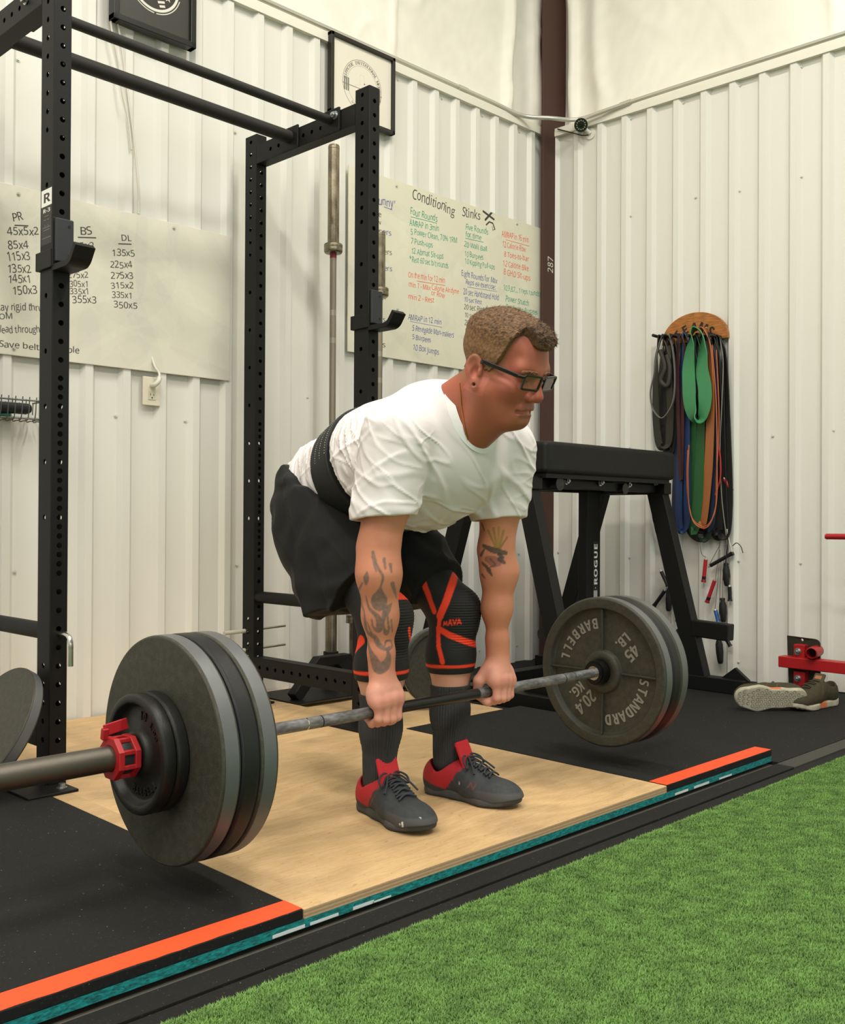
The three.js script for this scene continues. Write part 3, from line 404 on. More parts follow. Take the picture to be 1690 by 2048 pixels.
{ const a = onZ(697, 330, boardZ), b = onZ(1088, 453, boardZ), c = onZ(759, 713, boardZ);
  boards[1] = board('whiteboard of coloured conditioning workouts beside the corner column', a.x, b.x - 0.005, c.y, a.y, '#dedac6', [
    ['Busy Bunny\'', 712, 396, 790, 416, 17, BL], ['ee', 750, 432, 763, 434, 12, K], ['ow', 748, 447, 762, 449, 9, K], ['burpers', 735, 464, 783, 471, 11, BL], ['thrusters', 735, 502, 784, 510, 11, K], ['thrusters', 735, 536, 784, 543, 11, BL], ['kettlings', 725, 590, 772, 598, 11, K], ['swings', 735, 640, 771, 645, 11, K], ['legs', 742, 690, 771, 696, 11, K],
    ['Conditioning', 824, 395, 909, 430, 21, K], ['Stinks', 924, 430, 961, 440, 19, K],
    ['Four Rounds', 820, 428, 875, 443, 14, GN], ['AMRAP in 3min', 819, 450, 878, 463, 13, GN], ['5 Power Clean, 70% 1RM', 821, 468, 915, 487, 12, GN], ['7 Push-ups', 821, 487, 866, 495, 12, GN], ['12 Abmat Sit-ups', 822, 506, 887, 518, 12, GN], ['*Rest 60 sec b/t rounds', 819, 523, 897, 537, 12, GN],
    ['On the min for 12 min', 816, 554, 890, 567, 12, RDm], ['min 1 - Max Calorie Airdyne', 817, 574, 918, 588, 11, RDm], ['or Row', 862, 590, 889, 596, 11, RDm], ['min 2 - Rest', 816, 598, 868, 606, 11, RDm],
    ['AMRAP in 12 min', 816, 640, 883, 650, 12, BL], ['5 Renegade Man-makers', 824, 661, 908, 676, 12, BL], ['5 Burpees', 824, 679, 862, 686, 11, BL], ['10 Box Jumps', 825, 699, 878, 711, 12, BL],
    ['Five Rounds', 931, 458, 977, 469, 12, GN], ['for time', 931, 473, 963, 480, 11, GN], ['20 Wall Ball', 928, 493, 975, 503, 11, GN], ['10 Burpees', 929, 512, 967, 520, 11, GN], ['10 Kipping Pull-ups', 930, 527, 990, 539, 11, GN],
    ['Eight Rounds for Max', 923, 552, 995, 568, 12, BL], ['Reps ea exercise:', 931, 568, 992, 580, 11, BL], ['20 sec Handstand Hold', 927, 588, 998, 601, 12, BL], ['10 sec Rest', 928, 603, 964, 609, 10, BL], ['20 sec Ring Dips/Kneel', 928, 619, 1010, 630, 11, K], ['10 sec Rest', 929, 634, 965, 640, 10, K], ['20 sec KB', 929, 651, 968, 657, 11, K], ['10 sec Rest', 930, 666, 966, 671, 10, K], ['20 sec', 929, 684, 950, 688, 10, K], ['10 sec', 930, 697, 950, 701, 10, K],
    ['AMRAP in 16 min', 1004, 473, 1058, 485, 13, RDm], ['12 Calorie Row', 1005, 493, 1052, 504, 12, RDm], ['8 Toes-to-bar', 1008, 512, 1058, 523, 11, RDm], ['12 Calorie Bike', 1006, 531, 1058, 542, 12, RDm], ['8 GHD Sit-ups', 1007, 549, 1061, 561, 12, RDm],
    ['10,9,8,7... 1 reps rounds of', 1007, 580, 1086, 594, 11, GN], ['Power Snatch', 1011, 602, 1059, 612, 12, GN], ['Bar Facing Burpees', 1012, 619, 1076, 630, 11, GN]],
    [[BL, 3, [768, 413], [784, 419]], [GN, 3, [822, 433], [874, 446]], [RDm, 3, [834, 562], [890, 571]], [BL, 2, [820, 643], [884, 655]], [GN, 3, [931, 476], [967, 484]], [BL, 2, [935, 574], [994, 583]], [RDm, 3, [1012, 479], [1059, 492]], [K, 12, [967, 422], [988, 438]], [K, 12, [986, 422], [971, 439]], [K, 8, [973, 449], [979, 443], [986, 446], [990, 458]], [K, 3, [985, 452], [986, 460], [990, 458]]]); }
const studMat = M('#cfccc0', 0.3, 0.6);
for (const [x, y] of [[37, 388], [348, 456], [793, 372], [795, 619], [1034, 448], [28, 697]]) { const p = onZ(x, y, boardZ + 0.0026), s = obj('fixing_screw', screwGeo, studMat, x < 500 ? boards[0] : boards[1]); s.position.copy(p); }

// framed certificate and framed emblem
{ const a = onZ(663, 60, ribZ + 0.03), b = onZ(790, 270, ribZ + 0.03), o = thing('picture_frame', 'black framed white certificate with a barbell seal', 'picture'), x0 = a.x, x1 = b.x, y0 = b.y, y1 = a.y, z = ribZ + 0.002, fw = 0.017, blackFrame = M('#1b1714', 0.45);
  for (const g of [box(x0, x0 + fw, y0, y1, z, z + 0.03, 0.002), box(x1 - fw, x1, y0, y1, z, z + 0.03, 0.002), box(x0, x1, y1 - fw, y1, z, z + 0.03, 0.002), box(x0, x1, y0, y0 + fw, z, z + 0.03, 0.002)]) obj('frame_rail', g, blackFrame, o);
  const t = canvasTex(700, 640, (g, w, h) => { g.fillStyle = '#e4ddd0'; g.fillRect(0, 0, w, h); const cx = w * 0.5, cy = h * 0.53, R = w * 0.33; g.strokeStyle = '#6b675f'; g.lineWidth = 4; g.beginPath(); g.arc(cx, cy, R, 0, 7); g.stroke(); g.lineWidth = 2; g.beginPath(); g.arc(cx, cy, R * 0.78, 0, 7); g.stroke();
    g.fillStyle = '#4d4943'; g.font = 'bold 40px serif'; g.textAlign = 'center'; g.textBaseline = 'middle'; const s = 'RIPPETOE INVITATIONAL MEET'; [...s].forEach((c, i) => { const a2 = -Math.PI / 2 + (i - (s.length - 1) / 2) * 0.115; g.save(); g.translate(cx + Math.cos(a2) * R * 0.89, cy + Math.sin(a2) * R * 0.89); g.rotate(a2 + Math.PI / 2); g.fillText(c, 0, 0); g.restore(); });
    g.font = '30px serif'; [...'WICHITA FALLS'].forEach((c, i) => { const a2 = Math.PI / 2 - (i - 6) * 0.1; g.save(); g.translate(cx + Math.cos(a2) * R * 0.89, cy + Math.sin(a2) * R * 0.89); g.rotate(a2 - Math.PI / 2); g.fillText(c, 0, 0); g.restore(); });
    g.fillStyle = '#7a766d'; g.fillRect(cx - R * 1.02, cy + 22, R * 2.04, 7); for (const s2 of [-1, 1]) for (let k = 0; k < 3; k++) g.fillRect(cx + s2 * (R * 0.72 + k * 22) - 7, cy - 34, 15, 118);
    g.strokeStyle = '#cfc6b8'; g.lineWidth = 3; g.beginPath(); [[-30, -100], [20, -100], [20, -50], [90, -30], [95, 10], [40, 60], [20, 90], [-30, 40], [-90, 10], [-30, -10]].forEach(([x, y], i) => g[i ? 'lineTo' : 'moveTo'](cx + x, cy + y)); g.closePath(); g.stroke(); g.fillStyle = '#55514a'; g.beginPath(); g.arc(cx + 24, cy - 30, 7, 0, 7); g.fill(); });
  const m = obj('print', new THREE.PlaneGeometry(x1 - x0 - 2 * fw, y1 - y0 - 2 * fw), M('#ffffff', 0.6, 0, { map: t }), o); m.position.set((x0 + x1) / 2, (y0 + y1) / 2, z + 0.016);
  obj('backing', box(x0 + 0.004, x1 - 0.004, y0 + 0.004, y1 - 0.004, z, z + 0.012), blackFrame, o); }
{ const zf = ribZ + 0.045, a = onZ(228, 33, zf), b = onZ(393, 98, zf), o = thing('picture_frame', 'black box frame with a white round emblem on a dark sheet', 'picture'), x0 = a.x, x1 = b.x, y0 = b.y, y1 = y0 + (x1 - x0) * 1.15, z = ribZ + 0.002, fw = 0.024, bf = M('#141413', 0.35);
  for (const g of [box(x0, x0 + fw, y0, y1, z, zf, 0.003), box(x1 - fw, x1, y0, y1, z, zf, 0.003), box(x0, x1, y1 - fw, y1, z, zf, 0.003), box(x0, x1, y0, y0 + fw, z, zf, 0.003)]) obj('frame_rail', g, bf, o);
  const t = canvasTex(512, 590, (g, w, h) => { g.fillStyle = '#34332f'; g.fillRect(0, 0, w, h); g.strokeStyle = '#d9d6ca'; const cx = w * 0.5, cy = h * 0.5; g.lineWidth = 17; g.beginPath(); g.arc(cx, cy, 172, 0, 7); g.stroke(); g.lineWidth = 6; g.beginPath(); g.arc(cx, cy, 192, 0.3, 1.5); g.stroke(); g.beginPath(); g.arc(cx, cy, 192, 1.58, 6.4); g.stroke(); g.fillStyle = '#26251f'; g.beginPath(); g.arc(cx, cy, 160, 0, 7); g.fill(); g.fillStyle = '#d9d6ca';
    for (let k = 0; k < 3; k++) { g.save(); g.translate(cx + 42 + k * 8, cy + 84 + k * 24); g.rotate(-0.28); g.fillRect(-32 + k * 5, -8, 62 - k * 10, 15); g.restore(); } g.beginPath(); for (let k = 0; k < 10; k++) { const a2 = k * Math.PI / 5 - Math.PI / 2, r = k % 2 ? 11 : 28; g[k ? 'lineTo' : 'moveTo'](cx + 98 + Math.cos(a2) * r, cy + 66 + Math.sin(a2) * r); } g.fill(); g.save(); g.translate(cx - 30, cy + 60); g.rotate(0.3); g.fillRect(-34, -20, 60, 40); g.restore(); });
  const m = obj('print', new THREE.PlaneGeometry(x1 - x0 - 2 * fw, y1 - y0 - 2 * fw), M('#ffffff', 0.4, 0, { map: t }), o); m.position.set((x0 + x1) / 2, (y0 + y1) / 2, z + 0.026);
  obj('backing', box(x0 + 0.005, x1 - 0.005, y0 + 0.005, y1 - 0.005, z, z + 0.02), bf, o); }
// wall outlet with a plug and cord, and the slack wires running up the wall
{ const z = ribZ, a = onZ(285, 752, z), b = onZ(319, 813, z), o = thing('wall_outlet', 'ivory wall outlet below the tally whiteboard', 'outlet'), iv = M('#dcd5c0', 0.4);
  obj('cover_plate', box(a.x, b.x, b.y, a.y, z - 0.004, z + 0.006, 0.003), iv, o); const cx = (a.x + b.x) / 2, cy = b.y + 0.038, f = obj('receptacle', box(cx - 0.016, cx + 0.016, cy - 0.016, cy + 0.018, z + 0.006, z + 0.0085, 0.003), M('#cfc8b2', 0.4), o);
  obj('slot', [box(cx - 0.008, cx - 0.006, cy, cy + 0.009, z + 0.0085, z + 0.009), box(cx + 0.006, cx + 0.008, cy, cy + 0.007, z + 0.0085, z + 0.009), cyl(V(cx, cy - 0.008, z + 0.0084), V(cx, cy - 0.008, z + 0.009), 0.0028)], darkHole, f);
  const pg = thing('power_plug', 'white taped plug and cord hanging out above the outlet', 'plug'), wm = M('#d9d7cd', 0.45); const c2 = V(cx, b.y + 0.078, z);
  obj('plug_body', [tube([c2.clone().add(V(0, 0, 0.008)), c2.clone().add(V(-0.002, 0.0, 0.03)), c2.clone().add(V(0.008, 0.012, 0.038)), c2.clone().add(V(0.016, 0.03, 0.036))], 0.0095, 16, 10)], wm, pg);
  obj('cord', tube([c2.clone().add(V(0.014, 0.026, 0.036)), c2.clone().add(V(0.018, 0.045, 0.03)), c2.clone().add(V(0.006, 0.07, 0.02)), c2.clone().add(V(0.0, 0.12, -0.002))], 0.005, 20, 8), wm, pg); }
{ const wm = M('#d5d0c4', 0.5), w1 = [[222, -20], [238, 60], [252, 160], [264, 250], [272, 320], [277, 380], [277, 428]], w2 = [[238, -20], [222, 40], [238, 130], [244, 180], [258, 250], [263, 300]];
  [w1, w2].forEach((w, i) => tag(obj('wire', tube(w.map(([x, y]) => onZ(x, y, ribZ + 0.006 + (i ? 0.004 : 0))), 0.0038, 60, 8), wm), i ? 'shorter white wire looping loosely down the ribbed wall' : 'white wire running down the ribbed wall to the tally whiteboard', 'wire')); }
// wire basket with a black case, at the left under the board
{ const z0 = ribZ + 0.004, a = onZ(-30, 800, z0 + 0.06), b = onZ(80, 830, z0 + 0.06), o = thing('wire_basket', 'grey wire basket fixed to the wall under the tally board', 'basket'), wm = M('#6a6d6d', 0.4, 0.6), x0 = a.x - 0.1, x1 = b.x, yt = 1.14, yb = 1.075;
  const rim = (y, r, dz) => tube([V(x0, y, z0), V(x0, y, z0 + dz), V(x1, y, z0 + dz), V(x1, y, z0)].flatMap((p, i, A) => i < 3 ? [0, 0.33, 0.66].map((t) => p.clone().lerp(A[i + 1], t)) : [p]), r, 60, 8);
  obj('rim_wire', rim(yt, 0.003, 0.085), wm, o); obj('rim_wire', rim(yb + 0.003, 0.0025, 0.07), wm, o);
  for (let k = 0; k <= 12; k++) { const x = lerp(x0, x1, k / 12); obj('upright_wire', tube([V(x, yt + 0.035 * (k % 2 ? 0.4 : 0), z0 + 0.002), V(x, yb, z0 + 0.002), V(x, yb - 0.002, z0 + 0.035), V(x, yb, z0 + 0.07), V(x, yt, z0 + 0.085), V(x, yt + 0.012, z0 + 0.087)], 0.002, 24, 6), wm, o); }
  const c = obj('zip_case', new RoundedBoxGeometry(0.17, 0.036, 0.055, 3, 0.016), M('#1a1b1c', 0.6)); c.position.set(x1 - 0.11, yb + 0.04, z0 + 0.038); tag(c, 'black zip case lying in the wire basket', 'case');
  const c2 = obj('marker_pen', [cyl(V(x1 - 0.19, yb + 0.012, z0 + 0.03), V(x1 - 0.12, yb + 0.012, z0 + 0.04), 0.0095), cyl(V(x1 - 0.12, yb + 0.012, z0 + 0.04), V(x1 - 0.085, yb + 0.012, z0 + 0.045), 0.0105)], M('#19624e', 0.5)); tag(c2, 'green marker pen under the case in the wire basket', 'pen');
  const c3 = obj('marker_pen', [cyl(V(x1 - 0.1, yb + 0.01, z0 + 0.055), V(x1 - 0.02, yb + 0.01, z0 + 0.05), 0.0085), cyl(V(x1 - 0.02, yb + 0.01, z0 + 0.05), V(x1 - 0.005, yb + 0.01, z0 + 0.05), 0.009)], M('#d8d8d2', 0.4)); tag(c3, 'white marker pen in front of the case in the wire basket', 'pen'); }

// security camera on the band wall
{ const c = onB(1162, 250, 0.09), bs = onB(1182, 268, 0.0), o = thing('security_camera', 'small white bullet security camera under the trim near the corner', 'camera'), wm = M('#e6e2d8', 0.35), look = V().subVectors(EYE, c).add(V(-0.2, -0.3, 0.2)).normalize(); const back = c.clone().addScaledVector(look, -0.075);
  obj('body', cyl(back, c, 0.034, 0.037, 28), wm, o); const face = obj('lens_face', cyl(c, c.clone().addScaledVector(look, 0.006), 0.0365, 0.035, 28), M('#121212', 0.25), o);
  const sx = V().crossVectors(look, V(0, 1, 0)).normalize(), sy = V().crossVectors(sx, look); const f0 = c.clone().addScaledVector(look, 0.0062);
  for (let k = 0; k < 12; k++) { const a = k * Math.PI / 6, p = f0.clone().addScaledVector(sx, Math.cos(a) * 0.023).addScaledVector(sy, Math.sin(a) * 0.023); obj('infrared_diode', cyl(p, p.clone().addScaledVector(look, 0.002), 0.0038, 0.003, 10), M('#8d8a86', 0.3), face); }
  obj('lens', cyl(f0, f0.clone().addScaledVector(look, 0.003), 0.0095, 0.008, 18), M('#050506', 0.1), face);
  obj('mount', [cyl(bs, bs.clone().addScaledVector(bnor, 0.008), 0.032, 0.03, 24), cyl(bs.clone().addScaledVector(bnor, 0.008), back.clone().addScaledVector(look, 0.02), 0.011, 0.011, 14)], wm, o);
  tag(obj('camera_cable', tube([[1115, 258], [1130, 262], [1150, 267], [1166, 271], [1176, 270]].map(([x, y]) => onB(x, y, 0.035)), 0.0032, 24, 8), M('#1a1a1a', 0.5)), 'thin black cable under the security camera', 'cable'); }

// ---------- reverse hyper bench ----------
const HX0 = 1.95, HX1 = 2.95, hyp = thing('reverse_hyper', 'black padded reverse hyper bench with splayed legs in the corner', 'gym machine');
const upholstery = M('#0f100f', 0.55, 0, { specularIntensity: 0.6, bumpMap: rep(fineBump, 10), bumpScale: 0.0006 });
const frameMat = M('#0c0d0d', 0.5, 0, { specularIntensity: 0.6 });
const pad = obj('pad', box(1.965, 2.945, 0.925, 1.058, -0.36, 0.135, 0.022), upholstery, hyp); obj('pad_strap', box(2.0, 2.06, 1.057, 1.064, -0.3, -0.22, 0.002), frameMat, pad);
obj('pad_board', box(1.99, 2.92, 0.908, 0.926, -0.34, 0.115), frameMat, hyp);
for (const [x, zc] of [[HX0 + 0.02, -0.13], [HX1 - 0.02, -0.118]]) {
  const zt = 0.04, zb = 0.27;
  obj('leg', strut(V(x, FLOOR + 0.03, zc + 0.395), V(x, 0.9, zc + 0.155), 0.055, 0.085, V(1, 0, 0)), frameMat, hyp);
  obj('leg', strut(V(x, FLOOR + 0.03, zc - 0.45), V(x, 0.9, zc - 0.155), 0.055, 0.085, V(1, 0, 0)), frameMat, hyp);
  obj('top_rail', box(x - 0.03, x + 0.03, 0.86, 0.915, zc - 0.22, zc + 0.22, 0.004), frameMat, hyp);
  obj('base_rail', box(x - 0.035, x + 0.035, FLOOR, FLOOR + 0.065, zc - 0.55, zc + (x > 2.5 ? 0.62 : 0.4), 0.004), frameMat, hyp);
}
obj('base_rail', box(HX0 + 0.05, HX1 - 0.05, FLOOR, FLOOR + 0.06, -0.45, -0.38, 0.004), frameMat, hyp);
obj('side_rail', box(HX0 + 0.05, HX1 - 0.04, 0.868, 0.905, 0.02, 0.06, 0.003), frameMat, hyp); obj('side_rail', box(HX0 + 0.05, HX1 - 0.04, 0.868, 0.905, -0.3, -0.26, 0.003), frameMat, hyp);
{ const p = onZ(1109, 968, 0.07), q = onZ(1240, 978, 0.05); obj('roller', cyl(V(p.x - 0.0, p.y, 0.0), V(p.x - 0.0, p.y, 0.1), 0.028, 0.028, 24), M('#151515', 0.4), hyp); obj('roller', cyl(V(q.x, q.y, -0.02), V(q.x, q.y, 0.08), 0.024, 0.024, 24), M('#151515', 0.4), hyp);
  for (const [x, y] of [[1132, 962], [1200, 965], [1310, 965], [1255, 970]]) { const b = onZ(x, y, 0.066); bolt(b, V(0, 0, 1), hyp); } }
// pendulum post with the maker's name
{ const pz = -0.12, a = onZ(1183, 990, pz), t = onZ(1200, 990, pz), b = onZ(1198, 1200, pz); const x0 = a.x - 0.005, x1 = t.x + 0.005;
  obj('pendulum', box(x0 - 0.03, x1, 0.12, 0.87, pz - 0.05, pz, 0.004), frameMat, hyp); obj('weight_peg', cyl(V((x0 + x1) / 2 - 0.2, 0.2, pz - 0.03), V((x0 + x1) / 2 + 0.2, 0.2, pz - 0.03), 0.024), steel, hyp);
  const p0 = onZ(1191, 1083, pz), p1 = onZ(1191, 1198, pz), tx = canvasTex(96, 640, (g, w, h) => { g.fillStyle = '#191a1a'; g.fillRect(0, 0, w, h); g.save(); g.translate(w / 2, h / 2); g.rotate(-Math.PI / 2); g.fillStyle = '#eceae4'; g.textBaseline = 'middle'; g.textAlign = 'left'; g.font = 'bold 84px sans-serif'; const mw = g.measureText('ROGUE').width; g.save(); g.translate(-h / 2 + 150, 4); g.scale(470 / mw, 1); g.fillText('ROGUE', 0, 0); g.restore(); g.fillRect(-h / 2 + 118, -6, 12, 12); for (let k = 0; k < 4; k++) g.fillRect(-h / 2 + 20, -30 + k * 17, 76, 9); g.restore(); });
  const m = obj('name_decal', new THREE.PlaneGeometry(0.042, p0.y - p1.y), M('#ffffff', 0.4, 0, { map: tx }), hyp); m.position.set((x0 + x1) / 2, (p0.y + p1.y) / 2, pz + 0.0008); m.userData.label = 'white upright maker name'; }
{ const a = onX(1395, 1256, HX1 - 0.02), b = onX(1462, 1262, HX1 - 0.02); obj('plate_stub', beam(V(HX1 - 0.02, a.y, a.z - 0.02), V(HX1 - 0.02, a.y - 0.008, b.z), 0.06, 0.075, 0.006), frameMat, hyp); }
{ const k = onX(1092, 1268, HX0 + 0.02), l = onX(1085, 1315, HX0 + 0.1); obj('adjusting_knob', cyl(k.clone().add(V(-0.02, 0, 0)), k.clone().add(V(0.03, 0, 0)), 0.028), M('#151515', 0.4), hyp); obj('foot_box', box(l.x - 0.06, l.x + 0.1, FLOOR, FLOOR + 0.1, l.z - 0.05, l.z + 0.08, 0.006), frameMat, hyp); }

// ---------- band board, bands and jump ropes ----------
const bp = (pts, off) => pts.map(([x, y, o]) => onB(x, y, (o ?? 0) + off));
{ const o = thing('band_board', 'half-round varnished wooden board with black letters holding the bands', 'peg board'); const c = onB(1392, 684, 0.021), w = 0.178, h = 0.132;
  const s = new THREE.Shape(); s.moveTo(-w, 0); for (let k = 0; k <= 24; k++) { const a = Math.PI - k * Math.PI / 24; s.lineTo(Math.cos(a) * w, 0.012 + Math.sin(a) * h); } s.lineTo(w, 0); s.closePath();
  const woodT = dataTex(256, 256, (u, v) => { const k = 0.9 + 0.14 * n2(u * 4, v * 30) + 0.08 * n2(u * 10, v * 90); return [178 * k, 112 * k, 50 * k]; }); const wood = M('#ffffff', 0.4, 0, { map: rep(woodT, 3) });
  const g = extrude(s, 0.018, 0.001); const b = obj('board', metreUV(g), wood, o); b.position.copy(c); b.rotation.y = BT;
  [...'TEAMS'].forEach((ch, i) => { const a = (142 - i * 26) * R2, m = obj('letter', text3(ch, 0.043, 0.0015), M('#17130f', 0.6), o); m.position.copy(c).addScaledVector(bdir, Math.cos(a) * 0.112).addScaledVector(bnor, 0.0195).add(V(0, 0.0 + Math.sin(a) * 0.072, 0)); m.rotation.order = 'YXZ'; m.rotation.set(0, BT, a - Math.PI / 2); });
  for (const x of [1326, 1345, 1362, 1394, 1418, 1438]) { const p = onB(x, 676, 0.02), q = p.clone().addScaledVector(bnor, 0.1); obj('peg', cyl(p, q, 0.008, 0.008, 14), M('#201d1a', 0.4), o); } }
function loopBand(label, col, pts, width, off, rough = 0.6, group) { const P = bp(pts, 0), m = obj('resistance_band', band(P, [0, 0.5, 0.9, 1, 0.8, 1, 0.9, 0.5, 0].map((t) => bnor.clone().multiplyScalar(1 - 0.75 * t).addScaledVector(bdir, t).normalize()), width * 1.2, 0.005, 110, true), M(col, rough)); tag(m, label, 'band', group); return m; }
// [px, py, distance from the wall]
loopBand('dark olive fabric strap looped over the first peg', '#2e2b22', [[1322, 671, 0.075], [1331, 690, 0.075], [1338, 760, 0.08], [1340, 840, 0.075], [1334, 890, 0.07], [1322, 894, 0.07], [1313, 850, 0.065], [1312, 760, 0.07], [1314, 700, 0.075]], 0.038, 0);
loopBand('black fabric strap looped behind the olive strap', '#1f1e1b', [[1343, 669, 0.05], [1350, 690, 0.05], [1349, 800, 0.05], [1346, 880, 0.05], [1340, 905, 0.05], [1330, 880, 0.05], [1328, 780, 0.05], [1334, 690, 0.05]], 0.036, 0);
{ const m = obj('strap_knot', tube([[1320, 700], [1330, 735], [1322, 762], [1334, 772], [1340, 740], [1334, 710]].map(([x, y]) => onB(x, y, 0.095)), 0.011, 40, 10), M('#322f26', 0.7)); tag(m, 'knotted dark olive strap end on the first peg', 'strap'); }
{ const m = obj('thin_band', band(bp([[1336, 668, 0.1], [1344, 690, 0.1], [1350, 760, 0.1], [1344, 810, 0.1], [1324, 836, 0.1], [1306, 818, 0.1], [1301, 785, 0.1], [1308, 750, 0.09], [1316, 700, 0.1], [1326, 672, 0.1]], 0), bnor.clone(), 0.012, 0.004, 90, true), M('#6f6a66', 0.6)); tag(m, 'thin grey band hanging in a wide loop', 'band'); }
loopBand('long navy band reaching below the pad of the bench machine', '#1d2740', [[1361, 668, 0.05], [1368, 690, 0.05], [1366, 800, 0.05], [1366, 1000, 0.05], [1362, 1052, 0.05], [1354, 1050, 0.05], [1352, 900, 0.05], [1354, 700, 0.05]], 0.03, 0);
loopBand('short maroon band between the navy and green bands', '#3d1a1c', [[1362, 670, 0.075], [1368, 690, 0.075], [1366, 800, 0.075], [1362, 960, 0.075], [1356, 800, 0.075], [1357, 690, 0.075]], 0.018, 0);
loopBand('long royal blue band beside the green bands', '#233a66', [[1370, 666, 0.06], [1377, 690, 0.06], [1374, 850, 0.065], [1374, 1000, 0.065], [1371, 1055, 0.065], [1362, 1062, 0.065], [1362, 850, 0.06], [1365, 690, 0.06]], 0.034, 0);
{ // wide green band doubled into a short fold: two broad lobes
  const side = V().copy(bdir), mix = (a) => bnor.clone().multiplyScalar(Math.cos(a)).addScaledVector(side, Math.sin(a));
  const m = obj('resistance_band', band(bp([[1392, 656, 0.1], [1403, 668, 0.1], [1405, 700, 0.1], [1404, 740, 0.11], [1410, 780, 0.12], [1408, 820, 0.12], [1400, 842, 0.12], [1390, 838, 0.12], [1381, 815, 0.115], [1378, 770, 0.11], [1377, 730, 0.1], [1381, 690, 0.1], [1384, 666, 0.1]], 0), [mix(0.1), mix(0.5), mix(1.0), mix(1.35), mix(1.45), mix(1.1), mix(0.5), mix(1.1), mix(1.45), mix(1.35), mix(1.0), mix(0.4), mix(0.1)], 0.075, 0.005, 130, true), M('#41895a', 0.5)); tag(m, 'wide bright green band folded short over the middle peg', 'band'); }
loopBand('long dark green band hanging under the folded green band', '#2c6135', [[1396, 672, 0.055], [1402, 720, 0.06], [1400, 900, 0.07], [1394, 1020, 0.07], [1388, 1060, 0.06], [1382, 1030, 0.05], [1384, 850, 0.05], [1388, 700, 0.05]], 0.05, 0);
loopBand('wide orange tan band beside the dark green band', '#a5663a', [[1407, 656, 0.09], [1417, 680, 0.09], [1421, 760, 0.09], [1420, 860, 0.09], [1415, 960, 0.08], [1404, 1050, 0.075], [1399, 1040, 0.06], [1408, 900, 0.06], [1412, 750, 0.06], [1404, 672, 0.075]], 0.042, 0);
loopBand('slate blue band to the right of the orange band', '#27344a', [[1414, 664, 0.05], [1426, 700, 0.05], [1429, 820, 0.055], [1428, 960, 0.055], [1420, 1056, 0.05], [1414, 1050, 0.04], [1420, 880, 0.04], [1421, 720, 0.04]], 0.034, 0);
loopBand('broad black band at the far right peg', '#1a1a18', [[1440, 672, 0.05], [1447, 700, 0.05], [1450, 860, 0.05], [1453, 1010, 0.05], [1447, 1070, 0.05], [1436, 1068, 0.05], [1437, 900, 0.045], [1436, 720, 0.045]], 0.062, 0);
loopBand('dark green black band whose loop shows lowest under the others', '#1d2b22', [[1385, 672, 0.055], [1400, 760, 0.05], [1416, 900, 0.045], [1422, 1040, 0.045], [1408, 1078, 0.045], [1385, 1066, 0.045], [1372, 1000, 0.045], [1374, 800, 0.05]], 0.045, 0);
loopBand('black band hanging behind the folded green band', '#141412', [[1398, 668, 0.05], [1408, 720, 0.05], [1410, 860, 0.045], [1410, 1000, 0.045], [1404, 1058, 0.045], [1394, 1050, 0.04], [1392, 900, 0.04], [1390, 720, 0.045]], 0.05, 0);
loopBand('black band hanging between the slate blue band and the right peg', '#171614', [[1428, 668, 0.05], [1438, 720, 0.05], [1440, 860, 0.045], [1440, 1000, 0.045], [1434, 1064, 0.045], [1426, 1050, 0.04], [1428, 900, 0.04], [1424, 720, 0.045]], 0.05, 0);
loopBand('charcoal band filling in behind the olive strap', '#23211c', [[1334, 672, 0.045], [1344, 700, 0.045], [1345, 780, 0.045], [1343, 860, 0.045], [1336, 898, 0.045], [1326, 880, 0.04], [1324, 780, 0.04], [1326, 700, 0.04]], 0.05, 0);
function cord(label, col, pts, r, closed) { const m = obj('speed_rope', tube(bp(pts, 0), r, 90, 6, closed), M(col, 0.5)); tag(m, label, 'jump rope'); }
cord('orange speed cord looping under the green and orange bands', '#b5603c', [[1424, 690, 0.1], [1432, 800, 0.1], [1434, 920, 0.1], [1430, 1020, 0.1], [1412, 1056, 0.11], [1390, 1048, 0.11], [1378, 1010, 0.1], [1374, 950, 0.1], [1376, 900, 0.1]], 0.0032);
cord('second orange speed cord inside the first loop', '#a85a38', [[1433, 700, 0.09], [1438, 840, 0.09], [1433, 950, 0.09], [1428, 1030, 0.1], [1408, 1054, 0.1], [1384, 1036, 0.1], [1376, 960, 0.11], [1378, 890, 0.1]], 0.0032);
cord('red cord bowing out at the right of the orange cords', '#a8282c', [[1434, 870, 0.08], [1441, 920, 0.08], [1440, 960, 0.08], [1430, 990, 0.08]], 0.004);
cord('grey cord running down behind the right peg', '#7d7a72', [[1440, 676, 0.08], [1446, 720, 0.08], [1444, 800, 0.08], [1440, 900, 0.07], [1444, 1000, 0.06], [1455, 1090, 0.06]], 0.003);
cord('black cord down the right side of the bands', '#17171a', [[1446, 680, 0.07], [1448, 800, 0.07], [1452, 960, 0.06], [1456, 1080, 0.06], [1446, 1160, 0.06]], 0.003);
cord('pale cord loop hanging behind the leg of the bench machine', '#8d7f68', [[1312, 900, 0.03], [1306, 980, 0.03], [1306, 1040, 0.03], [1318, 1066, 0.03], [1330, 1120, 0.03], [1330, 1140, 0.03]], 0.0028);
cord('black thin loop at the bottom left of the bands', '#161616', [[1312, 940, 0.04], [1308, 1030, 0.04], [1318, 1074, 0.04], [1336, 1080, 0.04]], 0.006);
